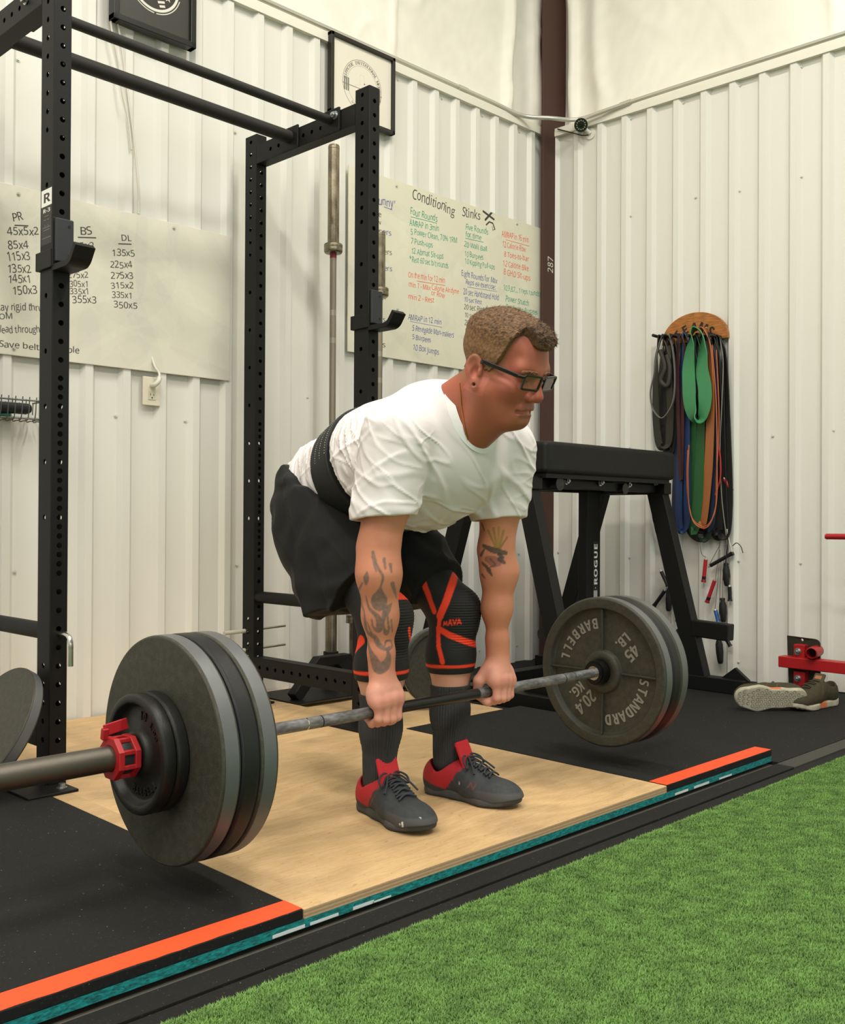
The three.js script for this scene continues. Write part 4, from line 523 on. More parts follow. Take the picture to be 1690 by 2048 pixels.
function rope(label, x0, y0, x1, y1, kind, up) {
  const o = thing('jump_rope', label, 'jump rope'), a = onB(x0, y0, 0.05), b = onB(x1, y1, 0.045), at = (t) => a.clone().lerp(b, t), L = a.distanceTo(b);
  const col = { red: '#b0222a', black: '#18181a', blue: '#2c5f9a', grip: '#141414' }[kind];
  if (kind === 'grip') { const g = lathe([[0, 0], [0.011, 0], [0.013, L * 0.06], [0.0105, L * 0.12], [0.0175, L * 0.3], [0.018, L * 0.6], [0.014, L * 0.92], [0.01, L], [0, L]], 18); g.translate(0, -L / 2, 0); obj('grip', alignTo(g, a, b), M(col, 0.55), o); }
  else { obj('grip', cyl(at(0.1), at(0.78), 0.0095, 0.0095, 14), M(col, 0.4), o); obj('end_cap', [cyl(at(0.78), at(0.9), 0.0098, 0.0098, 14), cyl(at(0.9), b, 0.0105, 0.0125, 14)], M(kind === 'red' ? '#8a1a20' : col, 0.45), o); if (kind === 'red') obj('ring', cyl(at(0.77), at(0.88), 0.0102, 0.0102, 14), M('#151515', 0.4), o); obj('swivel', cyl(a, at(0.12), 0.005, 0.007, 10), M('#cfcdc6', 0.3, 0.6), o); }
  if (up) obj('cable', tube([a.clone(), ...up.map(([x, y]) => onB(x, y, 0.05))], 0.0016, 30, 6), M('#6b6860', 0.5), o);
}
rope('red handle with black ring hanging left of the bench machine leg', 1331, 1133, 1346, 1176, 'red', [[1330, 1090], [1333, 1040]]);
rope('red handle with black ring hanging high under the bands', 1412, 1114, 1407, 1164, 'red', [[1405, 1110], [1400, 1090], [1402, 1075]]);
rope('red handle with black ring hanging aslant below another red handle', 1431, 1156, 1414, 1205, 'red', [[1436, 1120], [1440, 1080]]);
rope('short red handle sticking out right of the black band', 1448, 955, 1463, 982, 'red');
rope('black handle pointing down left beside the bench machine leg', 1332, 1178, 1308, 1212, 'black', [[1340, 1150]]);
rope('thin black handle crossing the left red handle', 1321, 1140, 1336, 1172, 'black');
rope('black grip hanging lowest left of the bench machine leg', 1357, 1258, 1361, 1312, 'grip', [[1356, 1200], [1345, 1120]]);
rope('black foam grip behind the left red handle', 1340, 1168, 1337, 1222, 'grip', [[1340, 1100]]);
rope('blue handle beside the black foam grip', 1350, 1198, 1355, 1243, 'blue', [[1346, 1140]]);
rope('blue handle low beside the plate stub of the bench machine', 1430, 1218, 1437, 1244, 'blue', [[1434, 1180], [1440, 1100]]);
rope('black foam grip hanging under the plate stub', 1437, 1272, 1441, 1327, 'grip', [[1438, 1230], [1442, 1120]]);
rope('black foam grip right of the slanted red handle', 1452, 1126, 1454, 1172, 'grip', [[1452, 1090]]);
rope('black foam grip above the plate stub', 1445, 1196, 1447, 1244, 'grip', [[1446, 1150], [1450, 1090]]);
rope('black handle lying across the tangle of ropes', 1416, 1134, 1466, 1106, 'black', [[1440, 1090]]);
rope('black handle with yellow end hanging far right', 1459, 1170, 1460, 1202, 'black', [[1458, 1120], [1455, 1080]]);
rope('black stub handle poking out below the plate stub', 1452, 1277, 1461, 1293, 'black');
cord('black cord end curling away to the right of the ropes', '#4a4844', [[1465, 1092, 0.05], [1473, 1086, 0.05], [1481, 1092, 0.05], [1486, 1106, 0.05]], 0.0025);
cord('white cord crossing the tangle of ropes', '#c9c6bd', [[1454, 1058, 0.06], [1458, 1080, 0.06], [1464, 1104, 0.06]], 0.003);

// ---------- sneakers and red sled by the wall ----------
{ // push sled: red frame, dark curved plate, open red pipe, high red handle
  const o = thing('push_sled', 'red steel sled with a dark curved plate standing by the wall', 'sled'), red = M('#a3141a', 0.42), X = 3.0;
  obj('side_beam', box(X - 0.03, X + 0.03, 0.099, 0.147, 0.628, 1.7, 0.004), red, o);
  const s = new THREE.Shape(); s.moveTo(-0.07, -0.135); s.lineTo(0.07, -0.135); s.lineTo(0.072, 0.085); s.quadraticCurveTo(0.072, 0.105, 0.052, 0.107); s.lineTo(-0.07, 0.112); s.closePath(); hole(s, -0.005, 0.098, 0.006);
  const g = new THREE.ExtrudeGeometry(s, { depth: 0.006, bevelEnabled: false, curveSegments: 8, steps: 1 }); const gd = g.toNonIndexed ? g : g; { const p = gd.attributes.position; for (let i = 0; i < p.count; i++) { const y = p.getY(i); p.setZ(i, p.getZ(i) + (y > 0.05 ? 5 * (y - 0.05) ** 2 : 0)); } gd.computeVertexNormals(); } gd.rotateY(-Math.PI / 2); gd.translate(X + 0.045, 0.122, 0.715);
  obj('curved_plate', gd, M('#33342b', 0.45, 0.2), o).userData.label = 'dark olive steel plate';
  for (const y of [0.172, 0.055]) { const b = obj('bracket', box(X - 0.004, X + 0.044, y - 0.035, y + 0.03, 0.685, 0.735, 0.003), red, o); bolt(V(X - 0.004, y, 0.705), V(-1, 0, 0), b); }
  const pipe = lathe([[0.021, 0], [0.0255, 0], [0.0255, 0.11], [0.021, 0.11], [0.021, 0.002]], 28); pipe.rotateX(Math.PI / 2); pipe.rotateY(1.75); pipe.translate(X - 0.05, 0.176, 0.785); obj('sleeve_pipe', pipe, red, o);
  obj('roller', [cyl(V(X + 0.02, 0.02, 0.72), V(X + 0.02, 0.02, 0.86), 0.025, 0.025, 24)], M('#161616', 0.4), o);
  obj('handle', [cyl(V(X, 0.672, 0.828), V(X, 0.675, 1.45), 0.0125, 0.0125, 20), cyl(V(X, 0.672, 0.824), V(X, 0.672, 0.829), 0.0105, 0.0105, 16)], red, o);
  obj('upright_post', [cyl(V(X, 0.147, 1.4), V(X, 0.675, 1.4), 0.02, 0.02, 20)], red, o);
  obj('skid', box(X - 0.04, X + 0.04, FLOOR, 0.1, 1.2, 1.7, 0.004), red, o);
}
{ const a = onX(1508, 1338, 2.93); obj('gusset', (() => { const s = new THREE.Shape(); s.moveTo(-0.06, 0); s.lineTo(0.07, 0); s.lineTo(0.005, 0.05); s.closePath(); const g = extrude(s, 0.02, 0.001); g.rotateY(-Math.PI / 2); return g.translate(2.95, FLOOR + 0.064, 0.44); })(), frameMat, hyp); }
tag(obj('floor_cable', tube([[1352, 1362], [1368, 1366], [1382, 1374], [1398, 1377], [1424, 1378]].map(([x, y]) => onY(x, y, FLOOR + 0.004)), 0.004, 40, 8), M('#8d8b84', 0.5)), 'pale cable lying on the mat beside the bench machine', 'cable');
// ---------- the lifter: distance fields meshed with surface nets ----------
const smin = (a, b, k) => { const h = Math.max(k - Math.abs(a - b), 0) / k; return Math.min(a, b) - h * h * k * 0.25; };
const smax = (a, b, k) => -smin(-a, -b, k);
const cap = (a, b, r1, r2) => { const [ax, ay, az] = a, bx = b[0] - ax, by = b[1] - ay, bz = b[2] - az, bb = 1 / (bx * bx + by * by + bz * bz); return (x, y, z) => { const px = x - ax, py = y - ay, pz = z - az; let t = (px * bx + py * by + pz * bz) * bb; t = t < 0 ? 0 : t > 1 ? 1 : t; const dx = px - bx * t, dy = py - by * t, dz = pz - bz * t; return Math.sqrt(dx * dx + dy * dy + dz * dz) - r1 - (r2 - r1) * t; }; };
const ell = (c, r) => (x, y, z) => { const a = (x - c[0]) / r[0], b = (y - c[1]) / r[1], d = (z - c[2]) / r[2], k0 = Math.sqrt(a * a + b * b + d * d), a2 = a / r[0], b2 = b / r[1], d2 = d / r[2], k1 = Math.sqrt(a2 * a2 + b2 * b2 + d2 * d2); return k1 < 1e-9 ? -Math.min(...r) : k0 * (k0 - 1) / k1; };
const blend = (list, k) => (x, y, z) => { let d = list[0](x, y, z); for (let i = 1; i < list.length; i++) d = smin(d, list[i](x, y, z), k); return d; };
function nets(f, lo, hi, h) {
  const nx = Math.ceil((hi[0] - lo[0]) / h), ny = Math.ceil((hi[1] - lo[1]) / h), nz = Math.ceil((hi[2] - lo[2]) / h), sx = nx + 1, sxy = sx * (ny + 1), val = new Float32Array(sxy * (nz + 1));
  for (let k = 0, n = 0; k <= nz; k++) for (let j = 0; j <= ny; j++) for (let i = 0; i <= nx; i++, n++) val[n] = f(lo[0] + i * h, lo[1] + j * h, lo[2] + k * h);
  const cell = new Int32Array(nx * ny * nz).fill(-1), pos = [], idx = [], C = (i, j, k) => i + nx * (j + ny * k), o = [0, 1, sx, sx + 1, sxy, sxy + 1, sxy + sx, sxy + sx + 1];
  const E = [[0, 1], [2, 3], [4, 5], [6, 7], [0, 2], [1, 3], [4, 6], [5, 7], [0, 4], [1, 5], [2, 6], [3, 7]];
  for (let k = 0; k < nz; k++) for (let j = 0; j < ny; j++) for (let i = 0; i < nx; i++) {
    const b = i + sx * j + sxy * k; let m = 0; for (let q = 0; q < 8; q++) if (val[b + o[q]] < 0) m |= 1 << q; if (m === 0 || m === 255) continue;
    let x = 0, y = 0, z = 0, c = 0; for (const [p, q] of E) { const sp = m >> p & 1, sq = m >> q & 1; if (sp === sq) continue; const a = val[b + o[p]], d = val[b + o[q]], t = a / (a - d); x += (p & 1) + ((q & 1) - (p & 1)) * t; y += (p >> 1 & 1) + ((q >> 1 & 1) - (p >> 1 & 1)) * t; z += (p >> 2) + ((q >> 2) - (p >> 2)) * t; c++; }
    cell[C(i, j, k)] = pos.length / 3; pos.push(lo[0] + (i + x / c) * h, lo[1] + (j + y / c) * h, lo[2] + (k + z / c) * h);
  }
  const quad = (a, b, c, d, flip) => { if (a < 0 || b < 0 || c < 0 || d < 0) return; if (flip) idx.push(a, c, b, a, d, c); else idx.push(a, b, c, a, c, d); };
  for (let k = 1; k < nz; k++) for (let j = 1; j < ny; j++) for (let i = 1; i < nx; i++) {
    const b = i + sx * j + sxy * k, s = val[b] < 0;
    if (s !== (val[b + 1] < 0)) quad(cell[C(i, j - 1, k - 1)], cell[C(i, j, k - 1)], cell[C(i, j, k)], cell[C(i, j - 1, k)], !s);
    if (s !== (val[b + sx] < 0)) quad(cell[C(i - 1, j, k - 1)], cell[C(i - 1, j, k)], cell[C(i, j, k)], cell[C(i, j, k - 1)], !s);
    if (s !== (val[b + sxy] < 0)) quad(cell[C(i - 1, j - 1, k)], cell[C(i, j - 1, k)], cell[C(i, j, k)], cell[C(i - 1, j, k)], !s);
  }
  const g = new THREE.BufferGeometry(); g.setAttribute('position', new THREE.Float32BufferAttribute(pos, 3)); g.setIndex(idx);
  // normals from the field
  const e = h * 0.6, nn = new Float32Array(pos.length); for (let i = 0; i < pos.length; i += 3) { const x = pos[i], y = pos[i + 1], z = pos[i + 2]; const a = f(x + e, y, z) - f(x - e, y, z), b = f(x, y + e, z) - f(x, y - e, z), c = f(x, y, z + e) - f(x, y, z - e), l = Math.hypot(a, b, c) || 1; nn[i] = a / l; nn[i + 1] = b / l; nn[i + 2] = c / l; }
  g.setAttribute('normal', new THREE.BufferAttribute(nn, 3)); return g;
}
const march = (f, px, py, t0 = 1.2) => { const d = ray(px, py).normalize(); let t = t0; for (let i = 0; i < 200; i++) { const p = EYE.clone().addScaledVector(d, t), v = f(p.x, p.y, p.z); if (v < 0.0004) return p; t += Math.max(v * 0.8, 0.0005); if (t > 6) return null; } return null; };
const colourise = (g, fn) => { const p = g.attributes.position, c = new Float32Array(p.count * 3), out = [0, 0, 0]; for (let i = 0; i < p.count; i++) { fn(p.getX(i), p.getY(i), p.getZ(i), out); c.set(out, i * 3); } g.setAttribute('color', new THREE.BufferAttribute(c, 3)); return g; };
const lin = (hex) => { const c = new THREE.Color(hex); return [c.r, c.g, c.b]; };
const mix3 = (o, c, t) => { o[0] += (c[0] - o[0]) * t; o[1] += (c[1] - o[1]) * t; o[2] += (c[2] - o[2]) * t; };

const CX = 0.6, man = thing('person', 'person in a white t-shirt, black shorts and knee sleeves bending to lift the barbell', 'person', [CX, 0, 0.84]);
const own = (g) => g.translate(-CX, 0, -0.84);
// joints
const J = { shR: [0.405, 0.93, 0.915], elR: [0.374, 0.668, 0.885], wrR: [0.388, 0.372, 0.884], shL: [0.795, 0.925, 0.915], elL: [0.792, 0.655, 0.89], wrL: [0.808, 0.372, 0.884], hipR: [0.505, 0.77, 0.5], hipL: [0.695, 0.77, 0.5], knR: [0.464, 0.488, 0.81], knL: [0.745, 0.488, 0.782], anR: [0.465, 0.09, 0.792], anL: [0.725, 0.09, 0.782] };
// arms: biceps, forearm bulge, wrist
function armField(s) {
  const S = J['sh' + s], E = J['el' + s], W = J['wr' + s], out = s === 'R' ? -1 : 1, k = s === 'R' ? 1 : 0.94, L = (a, b, t) => a.map((v, i) => v + (b[i] - v) * t);
  const bi = L(S, E, 0.55), fb = L(E, W, 0.2), fm = L(E, W, 0.55), fe = L(E, W, 0.85);
  return blend([cap(S, bi, 0.062 * k, 0.056 * k), cap(bi, E, 0.056 * k, 0.047 * k), cap([bi[0], bi[1], bi[2] + 0.012], [E[0], E[1] + 0.04, E[2] + 0.012], 0.045 * k, 0.034 * k), cap(E, [fb[0] + out * 0.006, fb[1], fb[2] + 0.006], 0.047 * k, 0.0505 * k), cap([fb[0] + out * 0.006, fb[1], fb[2] + 0.006], fm, 0.0505 * k, 0.040 * k), cap(fm, fe, 0.040 * k, 0.027 * k), cap([fe[0] - 0.005, fe[1], fe[2]], [W[0] - 0.006, W[1], W[2]], 0.0225 * k, 0.021), cap([fe[0] + 0.005, fe[1], fe[2]], [W[0] + 0.006, W[1], W[2]], 0.0225 * k, 0.021)], 0.026);
}
// a fist round the bar: back of the hand to the front, fingers curling under, thumb inside
function handField(s) {
  const W = J['wr' + s], inn = s === 'R' ? 1 : -1, X = W[0], P = (dx, dy, dz) => [X + inn * dx, BY + dy, BZ + dz], list = [];
  const palm = [cap([W[0], W[1] + 0.005, W[2]], P(0.0, 0.062, 0.012), 0.023, 0.027), cap(P(-0.024, 0.05, 0.012), P(0.022, 0.055, 0.014), 0.0225, 0.025), cap(P(-0.03, 0.028, 0.02), P(0.03, 0.033, 0.022), 0.0185, 0.0205)];
  const f = [[0.0305, 0.031, 0.031, 0.0108, 0.94], [0.0103, 0.032, 0.034, 0.0112, 1.0], [-0.0103, 0.029, 0.0325, 0.0106, 0.94], [-0.030, 0.025, 0.028, 0.0094, 0.8]];
  const fingers = f.map(([dx, ky, kz, r, l]) => { const kn = P(dx, ky, kz), pip = P(dx * 0.96, ky - 0.046 * l, kz * 0.98), dip = P(dx * 0.93, -0.0265, 0.004), tip = P(dx * 0.91, -0.013, -0.02); return blend([cap(P(dx * 0.9, 0.055, 0.02), kn, r * 1.05, r * 1.18), cap(kn, pip, r * 1.12, r * 1.02), cap(pip, dip, r * 1.0, r * 0.9), cap(dip, tip, r * 0.9, r * 0.82)], 0.006); });
  const thumb = blend([cap(P(0.03, 0.062, 0.0), P(0.053, 0.03, -0.012), 0.0185, 0.0145), cap(P(0.053, 0.03, -0.012), P(0.05, -0.006, -0.02), 0.0135, 0.012), cap(P(0.05, -0.006, -0.02), P(0.042, -0.026, 0.004), 0.0118, 0.0095)], 0.008);
  const pf = blend(palm, 0.022), kb = f.map(([dx, ky, kz, r]) => cap(P(dx, ky + 0.004, kz + 0.003), P(dx, ky - 0.004, kz + 0.003), r * 1.02, r * 1.02));
  return (x, y, z) => { let d = pf(x, y, z), fd = fingers[0](x, y, z); for (let i = 1; i < 4; i++) fd = smin(fd, fingers[i](x, y, z), 0.0035); for (const q of kb) d = smin(d, q(x, y, z), 0.012); d = smin(d, fd, 0.009); return smin(d, thumb(x, y, z), 0.012); };
}
const armR = armField('R'), armL = armField('L'), handR = handField('R'), handL = handField('L');
// legs under sleeves and socks
const legField = (s) => { const K = J['kn' + s], A = J['an' + s], H = J['hip' + s], m = (t) => K.map((v, i) => v + (A[i] - v) * t); const c = m(0.3), d = m(0.68); return blend([cap(H, K, 0.085, 0.058), cap(K, [c[0], c[1], c[2] - 0.006], 0.057, 0.057), cap([c[0], c[1], c[2] - 0.006], d, 0.057, 0.042), cap(d, A, 0.042, 0.036), cap([K[0], K[1] + 0.015, K[2] + 0.03], [K[0], K[1] - 0.03, K[2] + 0.028], 0.036, 0.03)], 0.035); };
const legR = legField('R'), legL = legField('L');

// ---------- head ----------
const HS = 1.07, headM = new THREE.Matrix4().compose(V(0.607, 1.100, 1.075), new THREE.Quaternion().setFromEuler(new THREE.Euler(0.385, 0.122, 0.089, 'YXZ')), V(HS, HS, HS)), headI = headM.clone().invert().elements;
const toHead = (x, y, z) => [headI[0] * x + headI[4] * y + headI[8] * z + headI[12], headI[1] * x + headI[5] * y + headI[9] * z + headI[13], headI[2] * x + headI[6] * y + headI[10] * z + headI[14]];
const cran = ell([0, 0.043, -0.012], [0.0775, 0.076, 0.1]);
const H1 = [ell([0, 0.005, 0.032], [0.066, 0.085, 0.06]), ell([0, -0.058, 0.034], [0.056, 0.056, 0.052]), ell([0, -0.03, 0.0], [0.068, 0.062, 0.06])];
const jawR = cap([-0.053, -0.05, -0.004], [-0.02, -0.094, 0.058], 0.021, 0.019), jawL = cap([0.053, -0.05, -0.004], [0.02, -0.094, 0.058], 0.021, 0.019), chin = cap([-0.01, -0.096, 0.066], [0.01, -0.096, 0.066], 0.0225, 0.0225);
const chkR = ell([-0.041, -0.027, 0.056], [0.027, 0.026, 0.026]), chkL = ell([0.041, -0.027, 0.056], [0.027, 0.026, 0.026]), brow = cap([-0.043, 0.021, 0.073], [0.043, 0.021, 0.073], 0.0135, 0.0135), browC = cap([-0.012, 0.019, 0.083], [0.012, 0.019, 0.083], 0.011, 0.011);
const noseA = cap([0, 0.008, 0.088], [0, -0.031, 0.1055], 0.0085, 0.012), noseT = ell([0, -0.0335, 0.1045], [0.0145, 0.0125, 0.0125]), alaR = ell([-0.0135, -0.038, 0.0945], [0.0085, 0.009, 0.0115]), alaL = ell([0.0135, -0.038, 0.0945], [0.0085, 0.009, 0.0115]);
const lipU = cap([-0.02, -0.064, 0.083], [0.02, -0.064, 0.083], 0.0085, 0.0085), lipL = cap([-0.016, -0.0765, 0.083], [0.016, -0.0765, 0.083], 0.009, 0.009), mouthCut = (() => { const a = cap([0, -0.0715, 0.0965], [-0.027, -0.0745, 0.082], 0, 0), b = cap([0, -0.0715, 0.0965], [0.027, -0.0745, 0.082], 0, 0); return (x, y, z) => Math.min(a(x, y, z), b(x, y, z)); })(), chinDip = cap([-0.014, -0.087, 0.098], [0.014, -0.087, 0.098], 0.006, 0.006);
const eyeBR = ell([-0.0315, 0.002, 0.0725], [0.0145, 0.0128, 0.0135]), eyeBL = ell([0.0315, 0.002, 0.0725], [0.0145, 0.0128, 0.0135]), sockR = ell([-0.033, -0.001, 0.096], [0.021, 0.0145, 0.017]), sockL = ell([0.033, -0.001, 0.096], [0.021, 0.0145, 0.017]);
const temR = ell([-0.08, 0.028, 0.058], [0.018, 0.028, 0.028]), temL = ell([0.08, 0.028, 0.058], [0.018, 0.028, 0.028]);
function earField(s) { const o = s < 0 ? -1 : 1; const shell = ell([o * 0.0, 0, 0], [0.0085, 0.033, 0.0205]), bowl = ell([o * 0.009, -0.004, 0.004], [0.0125, 0.015, 0.0098]), rimIn = ell([o * 0.0095, 0.012, -0.001], [0.0085, 0.0155, 0.0125]), lobe = cap([0, -0.03, 0.006], [0, -0.036, 0.007], 0.0085, 0.0085), tr = cap([o * 0.004, -0.003, 0.0145], [o * 0.004, -0.01, 0.0145], 0.004, 0.004), plug = ell([0, -0.034, 0.0065], [0.03, 0.0062, 0.0062]);
  const ca = Math.cos(0.38 * o), sa = Math.sin(0.38 * o), cb = Math.cos(0.16), sb = Math.sin(0.16);
  return (x, y, z) => { let X = x - o * 0.087, Y = y + 0.008, Z = z + 0.018; let x1 = X * ca + Z * sa, z1 = -X * sa + Z * ca; const y2 = Y * cb - z1 * sb, z2 = Y * sb + z1 * cb; let d = shell(x1, y2, z2); d = smin(d, lobe(x1, y2, z2), 0.01); d = smax(d, -bowl(x1, y2, z2), 0.004); d = smax(d, -rimIn(x1, y2, z2), 0.005); d = smin(d, tr(x1, y2, z2), 0.004); return smax(d, -plug(x1, y2, z2), 0.001); }; }
const earPoint = (o, lx, ly, lz) => { const ca = Math.cos(0.38 * o), sa = Math.sin(0.38 * o), cb = Math.cos(0.16), sb = Math.sin(0.16), Y = ly * cb + lz * sb, z1 = -ly * sb + lz * cb; return V(lx * ca - z1 * sa + o * 0.087, Y - 0.008, lx * sa + z1 * ca - 0.018); };
const earR = earField(-1), earL = earField(1);
function headLocal(x, y, z) {
  let d = cran(x, y, z); for (const q of H1) d = smin(d, q(x, y, z), 0.03);
  d = smin(d, smin(jawR(x, y, z), jawL(x, y, z), 0.01), 0.028); d = smin(d, chin(x, y, z), 0.018); d = smin(d, Math.min(chkR(x, y, z), chkL(x, y, z)), 0.02);
  d = smax(d, -Math.min(temR(x, y, z), temL(x, y, z)), 0.03);
  d = smin(d, brow(x, y, z), 0.018); d = smax(d, -Math.min(sockR(x, y, z), sockL(x, y, z)), 0.014); d = smin(d, browC(x, y, z), 0.012); d = smin(d, Math.min(eyeBR(x, y, z), eyeBL(x, y, z)), 0.005);
  d = smin(d, noseA(x, y, z), 0.013); d = smin(d, noseT(x, y, z), 0.006); d = smin(d, Math.min(alaR(x, y, z), alaL(x, y, z)), 0.006);
  d = smin(d, lipU(x, y, z), 0.008); d = smin(d, lipL(x, y, z), 0.008); d = smax(d, 0.0045 - mouthCut(x, y, z), 0.004); d = smax(d, -chinDip(x, y, z), 0.01);
  d = smin(d, Math.min(earR(x, y, z), earL(x, y, z)), 0.004);
  return d;
}
const neck = blend([cap([0.6, 0.93, 0.86], [0.602, 1.045, 1.035], 0.082, 0.066), cap([0.6, 0.93, 0.93], [0.602, 0.995, 1.06], 0.06, 0.045), cap([0.54, 0.975, 0.84], [0.575, 1.06, 1.0], 0.05, 0.045), cap([0.66, 0.975, 0.84], [0.63, 1.06, 1.0], 0.05, 0.045), cap([0.57, 0.93, 0.985], [0.545, 1.04, 1.07], 0.017, 0.015)], 0.03), chestSkin = ell([0.6, 0.935, 0.885], [0.14, 0.095, 0.085]);
const headSkin = (x, y, z) => { const [a, b, c] = toHead(x, y, z); return smin(headLocal(a, b, c) * HS, neck(x, y, z), 0.03); };
// hair: thicker on top with a curly fringe, clipped close over the ears and nape
const hairN = (a, b, c) => 0.45 * n3(a * 70, b * 70, c * 70) + 0.4 * n3(a * 170, b * 240, c * 170) ;
function hairLocal(a, b, c) {
  const top = sstep(0.045, 0.095, b), front = sstep(0.03, 0.09, c) * sstep(0.06, 0.1, b);
  const line = Math.max(0.066 + 0.4 * Math.max(0, Math.abs(a) - 0.034) * (c > 0 ? -0.2 : 0), 0); // fringe height
  // hairline: forehead edge, receding corners, temple, round the ear, nape
  const ang = Math.abs(a);
  const ef = 0.076 - 0.006 * Math.cos(a * 60) + 0.03 * sstep(0.028, 0.045, ang) * (1 - 0.6 * sstep(0.056, 0.07, ang)) - 0.02 * front * sstep(0.036, 0.028, ang), es = c > 0 ? lerp(-0.005, 0.056, sstep(0.012, 0.05, c)) : lerp(-0.022, 0.012, sstep(-0.075, -0.02, c)) ;
  const edge = lerp(es, ef, sstep(0.03, 0.065, c));
  const thick = lerp(0.0035, 0.015, top) + 0.01 * front + 0.003 * hairN(a, b, c) * (0.25 + 0.75 * top + 0.8 * front) ;
  let base = cran(a, b, c); for (const q of H1) base = smin(base, q(a, b, c), 0.03); base = smin(base, neckInHead(a, b, c), 0.025);
  return smax(base - thick, edge + 0.003 * n3(a * 120, 3, c * 120) - b, 0.005 + 0.008 * front);
}
const neckInHead = (a, b, c) => { const e = headM.elements, x = e[0] * a + e[4] * b + e[8] * c + e[12], y = e[1] * a + e[5] * b + e[9] * c + e[13], z = e[2] * a + e[6] * b + e[10] * c + e[14]; return neck(x, y, z) / HS; };

// ---------- clothes ----------
const torso0 = (() => { const a = cap([0, 0.83, 0.465], [0, 0.893, 0.70], 0.132, 0.138), b = cap([0, 0.893, 0.70], [0, 0.945, 0.86], 0.138, 0.122), c = cap([0, 0.87, 0.62], [0, 0.86, 0.86], 0.12, 0.105); return (x, y, z) => { const X = (x - CX) / (1.1 + 0.25 * sstep(0.5, 0.78, z)); return smin(smin(a(X, y, z), b(X, y, z), 0.06), c(X, y, z), 0.06); }; })();
const slvR = cap([0.412, 0.935, 0.91], [0.379, 0.73, 0.892], 0.088, 0.076), slvL = cap([0.79, 0.925, 0.915], [0.795, 0.73, 0.896], 0.086, 0.073), trap = blend([cap([0.535, 0.985, 0.885], [0.43, 0.94, 0.905], 0.082, 0.078), cap([0.665, 0.985, 0.885], [0.77, 0.94, 0.905], 0.082, 0.078), cap([0.6, 0.995, 0.83], [0.6, 0.995, 0.9], 0.092, 0.082), cap([0.52, 0.885, 0.895], [0.68, 0.885, 0.895], 0.098, 0.098)], 0.05);
const RC = [0.6, 0.99, 0.962], RN = [0, 0.42, 0.908], RU = [0, 0.908, -0.42]; // neckline
const neckHole = (x, y, z) => { const dx = x - RC[0], dy = y - RC[1], dz = z - RC[2], n = dy * RN[1] + dz * RN[2], v = dy * RU[1] + dz * RU[2]; const r = Math.hypot(dx * 1.13, v); return smax(r - 0.092, -0.075 - n, 0.01); };
const hemR = (x, y, z) => 0.74 - y + 0.12 * (z - 0.89), hemL = (x, y, z) => 0.738 - y + 0.1 * (z - 0.89);
const innR = cap([0.3785, 0.765, 0.892], [0.372, 0.66, 0.889], 0.064, 0.066), innL = cap([0.795, 0.765, 0.896], [0.795, 0.66, 0.893], 0.061, 0.063);
const ridge = (v) => 1 - Math.abs(v);
const crease = (v, w) => Math.exp(-((v / w) ** 2));
function shirtFold(x, y, z) {
  const X = x - CX; let f = 0.0012 * n3(x * 8, y * 8, z * 8);
  // long drapes over chest and belly, running from the shoulders down towards the waist
  const a1 = 0.62 * y + 0.6 * z + 0.35 * X, b1 = 0.6 * y - 0.75 * z, low = sstep(1.04, 0.93, y);
  f += (0.0042 * crease(n3(a1 * 8.5, b1 * 2.4, X * 3.2), 0.16) + 0.0024 * crease(n3(a1 * 15, b1 * 4 + 5, X * 5), 0.17)) * low * sstep(0.72, 0.82, z);
  // bunched cloth above the belt on the side
  const u = 0.334 * y + 0.943 * z; f += (0.0048 * crease(n3(u * 17, y * 4, X * 3 + 2), 0.2) + 0.003 * crease(n3(u * 30, y * 7, X * 5 + 9), 0.2)) * sstep(0.86, 0.79, z) * sstep(1.06, 0.98, y);
  // sleeves: creases from the armpit round the arm
  const sl = Math.max(sstep(0.47, 0.42, x), sstep(0.72, 0.78, x)); f += sl * (0.0027 * crease(n3(x * 4, (y * 0.85 - z * 0.5) * 13, z * 3), 0.18) + 0.0014 * crease(n3(x * 7, (y * 0.7 + z * 0.5) * 20, z * 4), 0.16)) * sstep(0.985, 0.93, y);
  return f;
}
function shirtSolid(x, y, z) { let d = torso0(x, y, z) - 0.008; d = smin(d, trap(x, y, z), 0.05); d = smin(d, shirtBelly(x, y, z), 0.05); return d; }
function shirt(x, y, z) {
  let d = shirtSolid(x, y, z);
  if (d > 0.25) return d;
  let sr = smax(slvR(x, y, z), hemR(x, y, z), 0.004), sl = smax(slvL(x, y, z), hemL(x, y, z), 0.004); sr = smax(sr, -innR(x, y, z), 0.003); sl = smax(sl, -innL(x, y, z), 0.003);
  d = smin(d, sr, 0.016); d = smin(d, sl, 0.02); if (d > 0.03 || d < -0.03) return smax(smax(d, -neckHole(x, y, z), 0.005), 0.6 - 0.334 * y - 0.943 * z, 0.01);
  const pin = sstep(0.075, 0.055, Math.abs(0.334 * y + 0.943 * z - 0.874)) * sstep(0.8, 0.74, z); d -= shirtFold(x, y, z) * (1 - pin) * sstep(0.72, 0.76, Math.abs(x - CX) > 0.1 ? y : 1);
  d = smax(d, -neckHole(x, y, z), 0.005);
  const u = 0.334 * y + 0.943 * z; // pinched by the belt, lower edge tucked into the shorts
  d += 0.012 * pin;
  return smax(d, 0.6 - u, 0.01);
}
const shirtBelly = ell([0.6, 0.815, 0.80], [0.16, 0.10, 0.12]);
